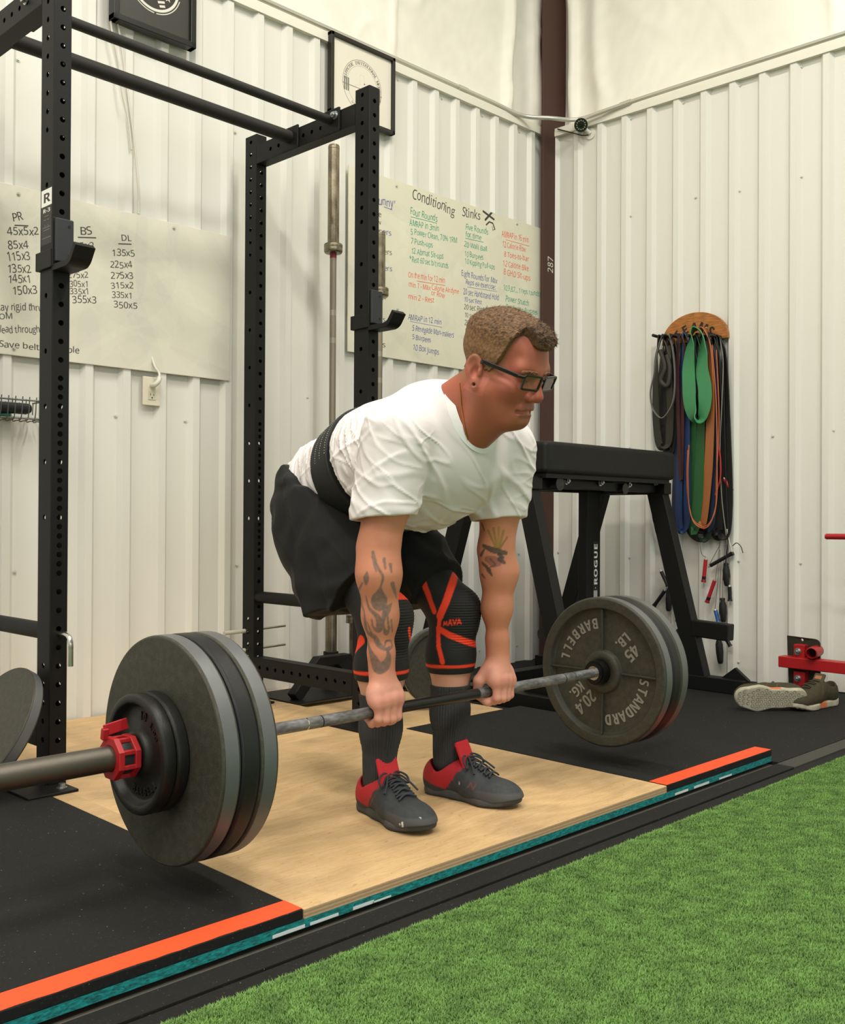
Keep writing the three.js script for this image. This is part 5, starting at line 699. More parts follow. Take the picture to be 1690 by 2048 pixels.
const shortsF = (() => {
  const pel = ell([CX, 0.825, 0.485], [0.168, 0.142, 0.152]), buR = ell([0.53, 0.785, 0.45], [0.105, 0.125, 0.12]), buL = ell([0.67, 0.785, 0.45], [0.105, 0.125, 0.12]);
  const thR = cap([0.51, 0.755, 0.5], [0.46, 0.545, 0.735], 0.12, 0.088), thL = cap([0.69, 0.755, 0.5], [0.74, 0.545, 0.735], 0.12, 0.088), drR = cap([0.5, 0.69, 0.48], [0.452, 0.5, 0.635], 0.1, 0.084), drL = cap([0.7, 0.69, 0.48], [0.748, 0.5, 0.635], 0.1, 0.084);
  return (x, y, z) => { let d = smin(smin(pel(x, y, z), buR(x, y, z), 0.05), buL(x, y, z), 0.05); const hem = 0.478 + 0.247 * (z - 0.574) + 1.3 * Math.max(0, z - 0.705) - y; const r = smax(smin(thR(x, y, z), drR(x, y, z), 0.05), hem, 0.006), l = smax(smin(thL(x, y, z), drL(x, y, z), 0.05), hem, 0.006); d = smin(d, r, 0.04); d = smin(d, l, 0.04);
    d = smax(d, 0.894 * y + 0.447 * z - 0.968, 0.008);
    return d - 0.007 * Math.pow(ridge(n3(x * 4, y * 4 + z * 3, z * 5)), 4) - 0.0035 * Math.sin(30 * (y * 0.9 - 0.4 * z) + 5 * n3(x * 4, y * 4, z * 4)); };
})();
const beltF = (x, y, z) => { const u = 0.334 * y + 0.943 * z; return smax(shirtSolid(x, y, z) - 0.008, Math.abs(u - 0.874) - 0.058, 0.004); };

// ---------- mesh everything ----------
const skinMat = new THREE.MeshPhysicalMaterial({ vertexColors: true, roughness: 0.5, specularIntensity: 0.7, sheen: 0.15, sheenRoughness: 0.5, bumpMap: rep(fineBump, 1), bumpScale: 0.0 });
const SK = { arm: lin('#c98568'), face: lin('#a15a47'), hand: lin('#d99a86'), leg: lin('#d3a086'), ear: lin('#b96c59'), lip: lin('#b56a5c'), beard: lin('#8f5a3a'), stub: lin('#7c5a3c') };
const near = (x, y, z, poly, w) => { let b = 1e9; for (let i = 0; i + 1 < poly.length; i++) { const p = poly[i], q = poly[i + 1], dx = q.x - p.x, dy = q.y - p.y, dz = q.z - p.z; let t = ((x - p.x) * dx + (y - p.y) * dy + (z - p.z) * dz) / (dx * dx + dy * dy + dz * dz + 1e-12); t = clamp(t, 0, 1); const r = (p.r ?? w) + ((q.r ?? w) - (p.r ?? w)) * t, d = Math.hypot(x - p.x - dx * t, y - p.y - dy * t, z - p.z - dz * t) - r; if (d < b) b = d; } return b; };
const onSkin = (f, pts) => pts.map(([x, y, w]) => { const p = march(f, x, y); if (!p) return null; p.r = (w ?? 3) * 0.5 * 0.00118; return p; }).filter(Boolean);
const smooth2 = (pts, n = 6) => { const c = new THREE.CatmullRomCurve3(pts.map(([x, y, w]) => V(x, y, w ?? 3))), o = []; for (let i = 0; i <= n * (pts.length - 1); i++) { const p = c.getPoint(i / (n * (pts.length - 1))); o.push([p.x, p.y, Math.max(0.5, p.z)]); } return o; };
// tattoos traced on the arms (ink lies in the skin)
const skinR = (x, y, z) => smin(armR(x, y, z), handR(x, y, z), 0.022), skinL = (x, y, z) => smin(armL(x, y, z), handL(x, y, z), 0.022);
const za = (pts) => smooth2(pts.map(([x, y, w]) => [660 + x * 0.2249, 1100 + y * 0.2249, w * 0.2249 * 1.3 + 0.6]));
const inkR = [
  [[450, 330, 10], [442, 390, 55], [437, 460, 112], [445, 515, 36]], [[330, 195, 8], [320, 255, 42], [320, 300, 20]], [[380, 20, 20], [400, 120, 26], [410, 190, 8]], [[375, 60, 14], [440, 180, 17], [470, 240, 16], [450, 330, 10]],
  [[290, 290, 6], [252, 370, 24], [262, 450, 30], [300, 540, 15], [310, 640, 26], [332, 730, 32], [400, 780, 36], [432, 840, 36], [500, 882, 20], [532, 860, 10]], [[318, 410, 8], [350, 520, 20], [410, 580, 30], [442, 640, 46], [432, 712, 40], [388, 690, 14], [370, 620, 10]],
  [[548, 475, 8], [505, 540, 50], [480, 600, 28], [478, 680, 15], [502, 742, 30], [532, 690, 12]], [[330, 780, 8], [350, 880, 30], [392, 980, 62], [432, 1048, 82], [490, 1030, 72], [522, 950, 40], [512, 900, 20]], [[308, 850, 42], [325, 930, 38], [336, 1050, 10]],
  [[488, 852, 10], [498, 812, 12], [540, 808, 12], [552, 860, 15], [520, 892, 10]], [[480, 80, 20], [492, 165, 12]], [[538, 130, 25], [546, 195, 12]], [[556, 300, 32], [575, 360, 25], [592, 425, 8]], [[250, 585, 20], [260, 622, 14]], [[512, 590, 12], [522, 705, 12]], [[545, 620, 10], [556, 725, 10]],
  [[300, 700, 8], [340, 860, 12], [360, 960, 10]], [[400, 800, 8], [360, 720, 10], [330, 640, 6]]].map((l) => onSkin(skinR, za(l)));
const zb = (pts) => smooth2(pts.map(([x, y, w]) => [500 + x * 0.3846, 580 + y * 0.3846, w * 0.3846]));
const inkL = [['#8c6f34', [[1280, 1345, 12], [1238, 1250, 14]]], ['#8c6f34', [[1285, 1345, 14], [1266, 1240, 14]]], ['#9b7a3a', [[1290, 1345, 14], [1294, 1236, 14]]], ['#8c6f34', [[1295, 1345, 14], [1318, 1252, 14]]], ['#846631', [[1298, 1345, 14], [1338, 1285, 12]]], ['#37382f', [[1213, 1330, 20], [1262, 1352, 34], [1330, 1368, 24]]], ['#8f5a4e', [[1232, 1400, 34], [1268, 1412, 62], [1292, 1418, 40]]], ['#6e463f', [[1250, 1400, 10], [1275, 1430, 12], [1250, 1440, 8]]], ['#33352d', [[1208, 1420, 16], [1230, 1440, 22]]], ['#33352d', [[1300, 1400, 30], [1322, 1418, 18]]], ['#33352d', [[1240, 1455, 30], [1258, 1486, 8]]], ['#3c3d36', [[1206, 1480, 16], [1222, 1500, 8]]], ['#3a3b33', [[1205, 1215, 14], [1218, 1250, 10]]], ['#40423a', [[1200, 1380, 20], [1216, 1350, 14]]], ['#2f312a', [[1296, 1375, 22], [1318, 1392, 14]]]].map(([c, l]) => [lin(c), onSkin(skinL, zb(l))]);
const INK = lin('#5f5a55');
function skinColour(x, y, z, o) {
  const m = 0.5 + 0.5 * n3(x * 22, y * 22, z * 22), m2 = n3(x * 90, y * 90, z * 90);
  if (y > 0.86 && z > 0.9 && x > 0.42 && x < 0.78 && Math.hypot(x - 0.6, y - 1.06, z - 1.05) < 0.26) {
    o[0] = SK.face[0]; o[1] = SK.face[1]; o[2] = SK.face[2]; const [a, b, c] = toHead(x, y, z);
    const red = Math.exp(-(((Math.abs(a) - 0.045) / 0.02) ** 2 + ((b + 0.03) / 0.022) ** 2)) * (c > 0.03 ? 1 : 0) + Math.exp(-((a / 0.014) ** 2 + ((b + 0.036) / 0.016) ** 2)) * (c > 0.09 ? 1 : 0); mix3(o, lin('#a4503f'), 0.5 * clamp(red, 0, 1));
    if (Math.abs(a) > 0.074 && c < 0.02 && c > -0.05 && b > -0.06 && b < 0.04) mix3(o, SK.ear, 0.6);
    const lip = Math.exp(-(((b + 0.0735) / 0.0065) ** 4)) * (Math.abs(a) < 0.026 && c > 0.07 ? 1 : 0); mix3(o, SK.lip, 0.6 * lip);
    const eye = Math.exp(-(((b + 0.003) / 0.0026) ** 2 + ((Math.abs(a) - 0.0315) / 0.012) ** 4)) * (c > 0.075 ? 1 : 0); mix3(o, lin('#2e1d18'), 0.85 * eye); mix3(o, lin('#a05f50'), 0.5 * Math.exp(-(((b - 0.004) / 0.006) ** 2 + ((Math.abs(a) - 0.0315) / 0.016) ** 4)) * (c > 0.07 ? 1 : 0) * (1 - eye));
    const beard = sstep(-0.06, -0.082, b - 0.012 * sstep(0.03, 0.06, Math.abs(a)) + 0.012 * m2) * sstep(-0.03, 0.0, c) * (1 - 0.9 * lip), tache = Math.exp(-(((b + 0.058) / 0.006) ** 2)) * (Math.abs(a) < 0.03 && c > 0.08 ? 1 : 0), side = sstep(0.055, 0.066, Math.abs(a)) * sstep(-0.012, 0.004, c) * sstep(0.03, 0.02, c) * sstep(0.03, 0.0, b);
    mix3(o, SK.beard, (0.42 + 0.2 * m2) * clamp(beard + 0.45 * tache + 0.4 * side, 0, 1));
    // clipped hair showing through at the temple, behind the ear and on the nape
    const shadow = sstep(0.052, 0.064, Math.abs(a)) * sstep(-0.02, 0.03, b) * sstep(0.052, 0.036, c + 0.008 * m2) + sstep(-0.06, -0.03, b) * sstep(-0.03, -0.045, c); mix3(o, SK.stub, 0.62 * clamp(shadow, 0, 1));
  } else if (y < 0.4 && z > 0.83 && y > 0.2 && (x < 0.5 || x > 0.7) && (handR(x, y, z) < 0.02 || handL(x, y, z) < 0.02)) { const h = sstep(0.40, 0.33, y); for (let i = 0; i < 3; i++) o[i] = lerp(SK.arm[i], SK.hand[i], h); const s = x < 0.6 ? 'R' : 'L', X = J['wr' + s][0]; for (const dx of [0.034, 0.0115, -0.0115, -0.0335]) { const d = Math.hypot(x - X - (s === 'R' ? 1 : -1) * dx, (y - BY - 0.032), (z - BZ - 0.045)); mix3(o, lin('#cf7f6c'), 0.4 * Math.exp(-((d / 0.012) ** 2))); } }
  else if (y < 0.4) { for (let i = 0; i < 3; i++) o[i] = SK.leg[i]; }
  else for (let i = 0; i < 3; i++) o[i] = SK.arm[i];
  mix3(o, lin('#b4674f'), 0.16 * m + 0.05 * m2);
  if (y < 0.75 && y > 0.34) {
    if (x < 0.5) { let d = 1; for (const l of inkR) d = Math.min(d, near(x, y, z, l, 0.002)); mix3(o, INK, (0.78 + 0.12 * m2) * sstep(0.0014, -0.0012, d)); }
    else for (const [c, l] of inkL) mix3(o, c, 0.85 * sstep(0.0014, -0.001, near(x, y, z, l, 0.002)));
  }
}
const bodyParts = [
  nets(headSkin, [0.47, 0.9, 0.9], [0.745, 1.24, 1.28], 0.003), nets((x, y, z) => smin(neck(x, y, z), chestSkin(x, y, z), 0.03), [0.42, 0.84, 0.8], [0.78, 1.02, 1.01], 0.008),
  nets(skinR, [0.295, 0.378, 0.80], [0.465, 0.84, 0.985], 0.0026), nets(skinR, [0.3, 0.205, 0.81], [0.475, 0.3806, 0.96], 0.0022),
  nets(skinL, [0.70, 0.378, 0.80], [0.88, 0.84, 0.985], 0.003), nets(skinL, [0.715, 0.205, 0.81], [0.895, 0.381, 0.96], 0.0024),
  nets(legR, [0.36, 0.24, 0.68], [0.55, 0.4, 0.9], 0.006), nets(legL, [0.65, 0.24, 0.68], [0.85, 0.4, 0.9], 0.006)];
obj('body', bodyParts.map((g) => own(same(colourise(g, skinColour)))), skinMat, man);

const cloth = M('#e2dadb', 0.85, 0, { sheen: 0.3, sheenRoughness: 0.6 });
const tee = obj('t_shirt', own(nets(shirt, [0.27, 0.66, 0.36], [0.93, 1.14, 1.06], 0.0042)), cloth, man);
{ // ribbed collar laid round the neck opening
  const n = V(...RN), u = V(1, 0, 0), v = V(...RU), c0 = V(...RC), pts = [];
  for (let i = 0; i < 48; i++) { const a = i / 48 * Math.PI * 2, q = c0.clone().addScaledVector(u, Math.cos(a) * 0.0925 / 1.13).addScaledVector(v, Math.sin(a) * 0.0925); let t = 0.1; for (; t > -0.1; t -= 0.001) if (shirtSolid(q.x + n.x * t, q.y + n.y * t, q.z + n.z * t) - shirtFold(q.x + n.x * t, q.y + n.y * t, q.z + n.z * t) < 0) break; pts.push(q.addScaledVector(n, t + 0.003).sub(V(CX, 0, 0.84))); }
  let sm = pts; for (let k = 0; k < 3; k++) sm = sm.map((p, i) => V().add(sm[(i + 47) % 48]).add(p).add(p).add(sm[(i + 1) % 48]).multiplyScalar(0.25));
  const wd = []; for (let i = 0; i <= 48; i++) { const a = i / 48 * Math.PI * 2; wd.push(n.clone().multiplyScalar(0.55).addScaledVector(u, -Math.cos(a) * 0.8).addScaledVector(v, -Math.sin(a) * 0.8).normalize()); }
  obj('collar', band(sm.concat([]), wd, 0.022, 0.007, 140, true), M('#e6e4e4', 0.85), tee);
}
const blackCloth = M('#0c0c0c', 0.9, 0, { sheen: 0.25, sheenRoughness: 0.6, sheenColor: new THREE.Color(0.25, 0.25, 0.25) });
obj('shorts', own(nets(shortsF, [0.3, 0.42, 0.26], [0.9, 1.0, 0.9], 0.006)), blackCloth, man);
const beltM = obj('lifting_belt', own(nets(beltF, [0.34, 0.6, 0.36], [0.86, 1.12, 0.86], 0.004)), M('#151716', 0.7), man);
{ // stitching: short raised white threads in four rows
  const st = []; for (const u0 of [0.823, 0.857, 0.891, 0.925]) for (let i = 0; i < 150; i++) { const a = (-0.75 + 1.75 * i / 150) * Math.PI, hit = (a2) => { const dx = Math.cos(a2), dy = Math.sin(a2); let t = 0.3; const ax = V(0, 0.334, 0.943), up2 = V(0, 0.943, -0.334), c = V(CX, 0, 0).addScaledVector(up2, 0.625).addScaledVector(ax, u0); for (; t > 0.03; t -= 0.0015) { const p = c.clone().addScaledVector(V(1, 0, 0), dx * t).addScaledVector(up2, dy * t); if (shirtSolid(p.x, p.y, p.z) < 0.0085) return p; } return null; }; const p = hit(a), q = hit(a + 0.012); if (p && q) st.push(cyl(p, q, 0.0011, 0.0011, 5)); }
  if (st.length) { const m = obj('stitching', st.map((g) => own(g)), M('#a9aca6', 0.7), beltM); m.userData.kind = 'stuff'; } }
// knee sleeves
const SLV = { R: [0.338, 0.62], L: [0.325, 0.64] };
const zs = (pts) => pts.map(([x, y]) => [660 + x * 0.2249, 1100 + y * 0.2249]);
const dense = (pts, n = 14) => { const o = []; for (let i = 0; i + 1 < pts.length; i++) for (let k = 0; k < n; k++) o.push([lerp(pts[i][0], pts[i + 1][0], k / n), lerp(pts[i][1], pts[i + 1][1], k / n)]); o.push(pts[pts.length - 1]); return o; };
for (const s of ['R', 'L']) {
  const leg = s === 'R' ? legR : legL, [y0, y1] = SLV[s], K = J['kn' + s];
  const f = (x, y, z) => { const rib = sstep(0.03, 0.055, z - K[2]) * sstep(0.1, 0.07, Math.abs(y - K[1] + 0.01)) * 0.0012 * Math.sin(y * 900); const bot = y0 + 0.03 * (z - K[2]), d = smax(smax(leg(x, y, z) - 0.0045 - rib, bot - y, 0.003), (0.6 * (y - y1) + 0.1 * (z - K[2] + 0.06)), 0.003); return d; };
  const rough = (x, y, z) => leg(x, y, z) - 0.0045, T3 = (l, w) => onSkin(rough, dense(zs(l))).map((p) => { p.r = w; return p; });
  const stripes = s === 'L' ? [T3([[1135, 160], [1035, 450], [975, 590]], 0.0105), T3([[975, 600], [965, 690]], 0.006), T3([[965, 700], [1060, 755], [1200, 810], [1350, 855]], 0.0085), T3([[960, 700], [965, 860], [1000, 1000]], 0.0065), T3([[820, 255], [850, 340], [925, 545]], 0.008)]
    : [T3([[590, 400], [680, 405], [755, 400]], 0.016), T3([[755, 250], [762, 400], [750, 560]], 0.005), T3([[705, 700], [715, 800]], 0.005), T3([[225, 890], [250, 840], [280, 800]], 0.012)];
  const tx = s === 'L' ? (() => { const M1 = []; const L = (...l) => M1.push(T3(l, 0.0016)); L([1012, 672], [1014, 640], [1024, 662], [1036, 638], [1040, 668]); L([1052, 668], [1068, 622], [1084, 668]); L([1060, 652], [1078, 652]); L([1092, 618], [1108, 664], [1124, 616]); L([1132, 662], [1148, 612], [1166, 660]); L([1140, 646], [1160, 645]); return M1; })() : [];
  const org = lin('#f0411f'), blk = lin('#131313');
  const g = colourise(nets(f, [K[0] - 0.12, y0 - 0.02, K[2] - 0.16], [K[0] + 0.12, y1 + 0.03, K[2] + 0.12], 0.0026), (x, y, z, o) => { o[0] = blk[0]; o[1] = blk[1]; o[2] = blk[2]; let d = Math.abs(y - (y0 + 0.03 * (z - K[2])) - 0.0215) - 0.0042; for (const l of stripes) d = Math.min(d, near(x, y, z, l, 0.008)); for (const l of tx) d = Math.min(d, near(x, y, z, l, 0.0016)); mix3(o, org, sstep(0.0009, -0.0009, d)); });
  const kn = obj('knee_sleeve', own(g), new THREE.MeshPhysicalMaterial({ vertexColors: true, roughness: 0.75, sheen: 0.2, sheenRoughness: 0.5 }), man); kn.userData.label = 'black knee sleeve with orange stripes';
  // ribbed sock
  const A = J['an' + s], top = s === 'R' ? 0.302 : 0.292, sk = (x, y, z) => { const cx = lerp(A[0], K[0], clamp((y - A[1]) / (K[1] - A[1]), 0, 1)), cz = lerp(A[2], K[2], clamp((y - A[1]) / (K[1] - A[1]), 0, 1)), an = Math.atan2(x - cx, z - cz); return smax(leg(x, y, z) - 0.0045 - 0.0013 * Math.cos(an * 44), y - top - 0.02 * (z - K[2]), 0.003); };
  const sock = obj('sock', own(nets(sk, [A[0] - 0.09, 0.045, A[2] - 0.1], [A[0] + 0.09, top + 0.02, A[2] + 0.09], 0.0024)), M('#37383a', 0.92, 0, { sheen: 0.3 }), man); sock.userData.label = 'ribbed charcoal crew sock';
}
// shoes
function makeShoe(s, heel, toe) {
  const H = V(heel[0], 0, heel[1]), D = V(toe[0] - heel[0], 0, toe[1] - heel[1]).normalize(), turn = Math.atan2(D.x, D.z), inn = s === 'R' ? 1 : -1, cT = Math.cos(turn), sT = Math.sin(turn);
  const up = blend([ell([0, 0.042, 0.004], [0.0365, 0.055, 0.046]), cap([0, 0.05, 0.03], [0, 0.044, 0.11], 0.039, 0.041), cap([0, 0.075, 0.055], [0, 0.055, 0.12], 0.03, 0.032), ell([inn * 0.004, 0.03, 0.165], [0.05, 0.038, 0.075]), ell([inn * 0.005, 0.024, 0.213], [0.043, 0.028, 0.046])], 0.035);
  const well = cap([0, 0.075, 0.018], [0, 0.18, 0.022], 0.033, 0.047);
  const sole2 = [[0, 0.0, 0.0365], [0, 0.075, 0.0345], [inn * 0.004, 0.165, 0.0495], [inn * 0.006, 0.212, 0.0445]];
  const soleF = (x, y, z) => { let d = 1; for (let i = 0; i < 3; i++) { const [ax, az, ar] = sole2[i], [bx2, bz2, br] = sole2[i + 1]; let t = ((x - ax) * (bx2 - ax) + (z - az) * (bz2 - az)) / ((bx2 - ax) ** 2 + (bz2 - az) ** 2); t = clamp(t, 0, 1); d = smin(d, Math.hypot(x - lerp(ax, bx2, t), z - lerp(az, bz2, t)) - lerp(ar, br, t), 0.02); } const lift = 0.014 * sstep(0.17, 0.26, z), th = 0.0125 - 0.003 * sstep(0.05, 0.2, z); return smax(d + 0.12 * Math.abs(y - th - lift), Math.abs(y - th - lift) - th, 0.006); };
  const topCut = (y, z) => y - (0.088 + 0.035 * sstep(0.02, -0.045, z) + 0.02 * sstep(0.04, 0.09, z) - 0.02 * Math.exp(-(((z - 0.02) / 0.025) ** 2)));
  const upF = (x, y, z) => smax(smax(smax(up(x, y, z), 0.014 + 0.012 * sstep(0.19, 0.26, z) - y, 0.004), -well(x, y, z), 0.004), topCut(y, z), 0.006);
  const o = new THREE.Group(); o.name = 'shoe'; man.add(o); o.position.set(H.x - CX, 0, H.z - 0.84); o.rotation.y = turn; o.userData.label = 'charcoal training shoe with a red heel and tongue';
  const fromWorld = (p) => { const x = p.x - H.x, z = p.z - H.z; return V(x * cT - z * sT, p.y, x * sT + z * cT); };
  const wf = (x, y, z) => { const a = x - H.x, b = z - H.z; return Math.min(upF(a * cT - b * sT, y, a * sT + b * cT), soleF(a * cT - b * sT, y, a * sT + b * cT)); };
  const zc = (l) => l.map(([x, y]) => [690 + x * 0.2249, 1480 + y * 0.2249]);
  const seam = (l, w) => zc(dense(l, 10)).map(([x, y]) => march(wf, x, y)).filter(Boolean).map((p) => { const q = fromWorld(p); q.r = w; return q; });
  const logo = s === 'R' ? [seam([[212, 612], [262, 486]], 0.0008), seam([[262, 486], [222, 590]], 0.0008), seam([[165, 548], [215, 500]], 0.0008), seam([[215, 600], [240, 520], [268, 500]], 0.0008)] : [seam([[1090, 420], [1120, 380], [1135, 440], [1165, 395]], 0.0016)];
  const spots = s === 'R' ? [seam([[508, 735], [512, 775]], 0.0024), seam([[484, 745], [488, 752]], 0.0015), seam([[485, 782], [560, 780]], 0.0006), seam([[664, 688], [674, 694]], 0.0012)] : [seam([[1013, 375], [1016, 395]], 0.0012)];
  const grey = lin('#3a3d41'), dk = lin('#232427'), red = lin('#b01e27'), rub = lin('#4b4c4b'), wht = lin('#d6d6d2'), lg = lin('#6d3f33');
  const gU = colourise(nets(upF, [-0.07, 0.005, -0.06], [0.07, 0.15, 0.275], 0.0025), (x, y, z, c) => { const w = n3(x * 60, y * 60, z * 60); c[0] = grey[0]; c[1] = grey[1]; c[2] = grey[2]; mix3(c, dk, 0.25 + 0.25 * w); const r = sstep(0.072, 0.066, z - 0.75 * (y - 0.05) + 0.004 * w) * sstep(0.034, 0.04, y + 0.25 * z); mix3(c, red, r); const tc = sstep(0.044, 0.04, y + 0.0 * z) * sstep(0.14, 0.16, z); mix3(c, rub, 0.75 * tc); const mesh = Math.exp(-(((z - 0.17) / 0.022) ** 2 + ((x) / 0.03) ** 2)) * sstep(0.045, 0.05, y); mix3(c, dk, 0.6 * mesh); for (const l of logo) mix3(c, lg, sstep(0.0008, -0.0006, near(x, y, z, l, 0.0008))); for (const l of spots) mix3(c, wht, sstep(0.0007, -0.0005, near(x, y, z, l, 0.001))); });
  const vm = new THREE.MeshPhysicalMaterial({ vertexColors: true, roughness: 0.75 });
  obj('upper', gU, vm, o);
  const gS = colourise(nets(soleF, [-0.075, -0.004, -0.06], [0.075, 0.05, 0.275], 0.0025), (x, y, z, c) => { c[0] = rub[0]; c[1] = rub[1]; c[2] = rub[2]; mix3(c, lin('#2a2a2b'), sstep(0.009, 0.005, y) * 0.8 + 0.7 * sstep(0.222, 0.232, z)); mix3(c, dk, 0.2 + 0.2 * n3(x * 50, y * 50, z * 50)); });
  obj('sole', gS, vm, o);
  const tg = new RoundedBoxGeometry(0.06, 0.085, 0.011, 4, 0.0054); { const p = tg.attributes.position; for (let i = 0; i < p.count; i++) { const x = p.getX(i), y = p.getY(i); p.setZ(i, p.getZ(i) - 6 * x * x); if (y > 0) p.setX(i, x * (1 - 5 * y * y * 3)); } tg.computeVertexNormals(); } tg.rotateX(-0.42); tg.translate(0, 0.112, 0.094); obj('tongue', tg, M('#c0222c', 0.8), o).userData.label = 'red padded tongue';
  const drop = (x, z) => { for (let y = 0.14; y > 0.01; y -= 0.001) if (upF(x, y, z) < 0.003) return V(x, y, z); return V(x, 0.05, z); }, laceM = M('#33383d', 0.85);
  for (let k = 0; k < 5; k++) { const z = 0.098 + k * 0.0165, w = 0.02 + 0.0012 * k; for (const sgn of [-1, 1]) { const pts = []; for (let i = 0; i <= 6; i++) { const t = i / 6; pts.push(drop(sgn * lerp(-w, w, t), z + 0.011 * t).add(V(0, 0.002 + 0.002 * Math.sin(t * Math.PI), 0))); } obj('lace', tube(pts, 0.0026, 20, 7), laceM, o); } }
  const k0 = drop(0, 0.092).add(V(0, 0.006, 0)), L3 = (...q) => q.map(([x, y, z]) => k0.clone().add(V(x, y, z)));
  obj('lace_bow', [tube(L3([0, 0, 0], [0.02, 0.006, 0.004], [0.038, -0.004, 0.02], [0.036, -0.018, 0.03], [0.016, -0.004, 0.01], [0, 0, 0]), 0.0026, 36, 7), tube(L3([0, 0, 0], [-0.02, 0.006, 0.004], [-0.04, -0.006, 0.016], [-0.038, -0.02, 0.026], [-0.016, -0.004, 0.01], [0, 0, 0]), 0.0026, 36, 7), tube(L3([0, 0, 0], [0.02, 0.0, 0.016], [0.034, -0.014, 0.04], [0.044, -0.03, 0.06]), 0.0026, 24, 7), tube(L3([0, 0, 0], [-0.018, 0.0, 0.02], [-0.03, -0.016, 0.036], [-0.045, -0.03, 0.05]), 0.0026, 24, 7), new THREE.SphereGeometry(0.006, 12, 8).translate(k0.x, k0.y, k0.z)], laceM, o);
}
makeShoe('R', [0.473, 0.752], [0.428, 0.972]); makeShoe('L', [0.711, 0.757], [0.752, 0.971]);
// hair, brows, beard tuft, ear plugs, glasses, chain
const hairMat = new THREE.MeshPhysicalMaterial({ vertexColors: true, roughness: 0.75, sheen: 0.3 });
const inHead = (g) => { g.applyMatrix4(headM); return own(g); };
{ const g = nets(hairLocal, [-0.11, -0.09, -0.135], [0.11, 0.155, 0.125], 0.0024), dk = lin('#4a3320'), lt = lin('#8a6540'), fr = lin('#3d2819'); colourise(g, (a, b, c, o) => { o[0] = lt[0]; o[1] = lt[1]; o[2] = lt[2]; const v = n3(a * 130, b * 130, c * 130); mix3(o, dk, clamp(0.45 + 0.5 * v + 0.25 * sstep(0.05, 0.1, b), 0, 1)); mix3(o, fr, 0.6 * sstep(0.045, 0.08, c) * sstep(0.06, 0.09, b)); }); const hp = g.attributes.position.clone(), hn = g.attributes.normal.clone(); const hm = obj('hair', inHead(g), hairMat, man); hm.userData.label = 'short curly reddish brown hair';
  // loose strand ends standing out of the hair
  const sg = new THREE.BufferGeometry(), sp = []; for (let i = 0; i < 3; i++) { const w0 = 0.00045 * (1 - i / 3), w1 = 0.00045 * (1 - (i + 1) / 3), a = [0.0 + 0.0012 * i * i, i / 3], b = [0.0012 * (i + 1) ** 2, (i + 1) / 3]; sp.push(-w0, a[1], a[0] * 180 * 0.001, w0, a[1], a[0] * 0.18, w1, b[1], b[0] * 0.18, -w0, a[1], a[0] * 0.18, w1, b[1], b[0] * 0.18, -w1, b[1], b[0] * 0.18); } sg.setAttribute('position', new THREE.Float32BufferAttribute(sp, 3)); sg.computeVertexNormals();
  const N = 16000, im = new THREE.InstancedMesh(sg, new THREE.MeshStandardMaterial({ color: '#ffffff', roughness: 0.55, side: THREE.DoubleSide }), N), q = new THREE.Quaternion(), m4 = new THREE.Matrix4(), cc = new THREE.Color(), off = V(CX, 0, 0.84).negate();
  for (let i = 0; i < N; i++) { const k = Math.floor(rnd() * hp.count), p = V(hp.getX(k), hp.getY(k), hp.getZ(k)), n = V(hn.getX(k), hn.getY(k), hn.getZ(k)), top = sstep(0.05, 0.1, p.y), flow = V((rnd() - 0.5) * 0.9, lerp(-0.9, 0.1, top), lerp(-0.5, 0.9, top) + 0.6 * n3(p.x * 40, p.y * 40, p.z * 40)); flow.addScaledVector(n, -flow.dot(n)).normalize(); const d = flow.addScaledVector(n, 0.06 + 0.28 * rnd() * top).normalize(); const L = lerp(0.005, 0.011, top) * (0.6 + 0.7 * rnd()), fr = sstep(0.045, 0.08, p.z) * sstep(0.06, 0.09, p.y); p.addScaledVector(n, -0.0015).applyMatrix4(headM).add(off); d.transformDirection(headM); q.setFromUnitVectors(V(0, 1, 0), d); q.multiply(new THREE.Quaternion().setFromAxisAngle(V(0, 1, 0), rnd() * 6.28)); m4.compose(p, q, V(1, L, L * 6)); im.setMatrixAt(i, m4); const v = 0.5 + 0.9 * rnd(); cc.setRGB(0.155 * v, 0.085 * v, 0.04 * v).lerp(new THREE.Color(0.06, 0.03, 0.015), 0.55 * fr); im.setColorAt(i, cc); }
  im.name = 'hair_strands'; im.userData.kind = 'stuff'; shade(im); hm.add(im); }
for (const s of [-1, 1]) { const g = nets((x, y, z) => smax(smax(headLocal(x, y, z) - 0.0022 - 0.0012 * n3(x * 300, y * 300, z * 300), Math.abs(y - 0.0185 - 0.1 * Math.abs(Math.abs(x) - 0.03) * -1) - 0.0042, 0.002), Math.abs(x - s * 0.033) - 0.021, 0.003), [s * 0.033 - 0.026, 0.01, 0.05], [s * 0.033 + 0.026, 0.04, 0.1], 0.0016); obj('eyebrow', inHead(g), M('#8d6046', 0.9), man); }
for (const s of [-1, 1]) { const g = (() => { const q = new THREE.TorusGeometry(0.0075, 0.0026, 10, 24); q.rotateY(Math.PI / 2 + s * 0.0); const d = cyl(V(-0.004, 0, 0), V(0.004, 0, 0), 0.007, 0.007, 20), m = join([q, d]); const e = earPoint(s, 0.001 * s, -0.034, 0.0065); m.rotateY(-s * 0.38); return m.translate(e.x, e.y, e.z); })(); obj('ear_plug', inHead(g), M('#0c0c0d', 0.3), man).userData.label = 'black round ear plug'; }
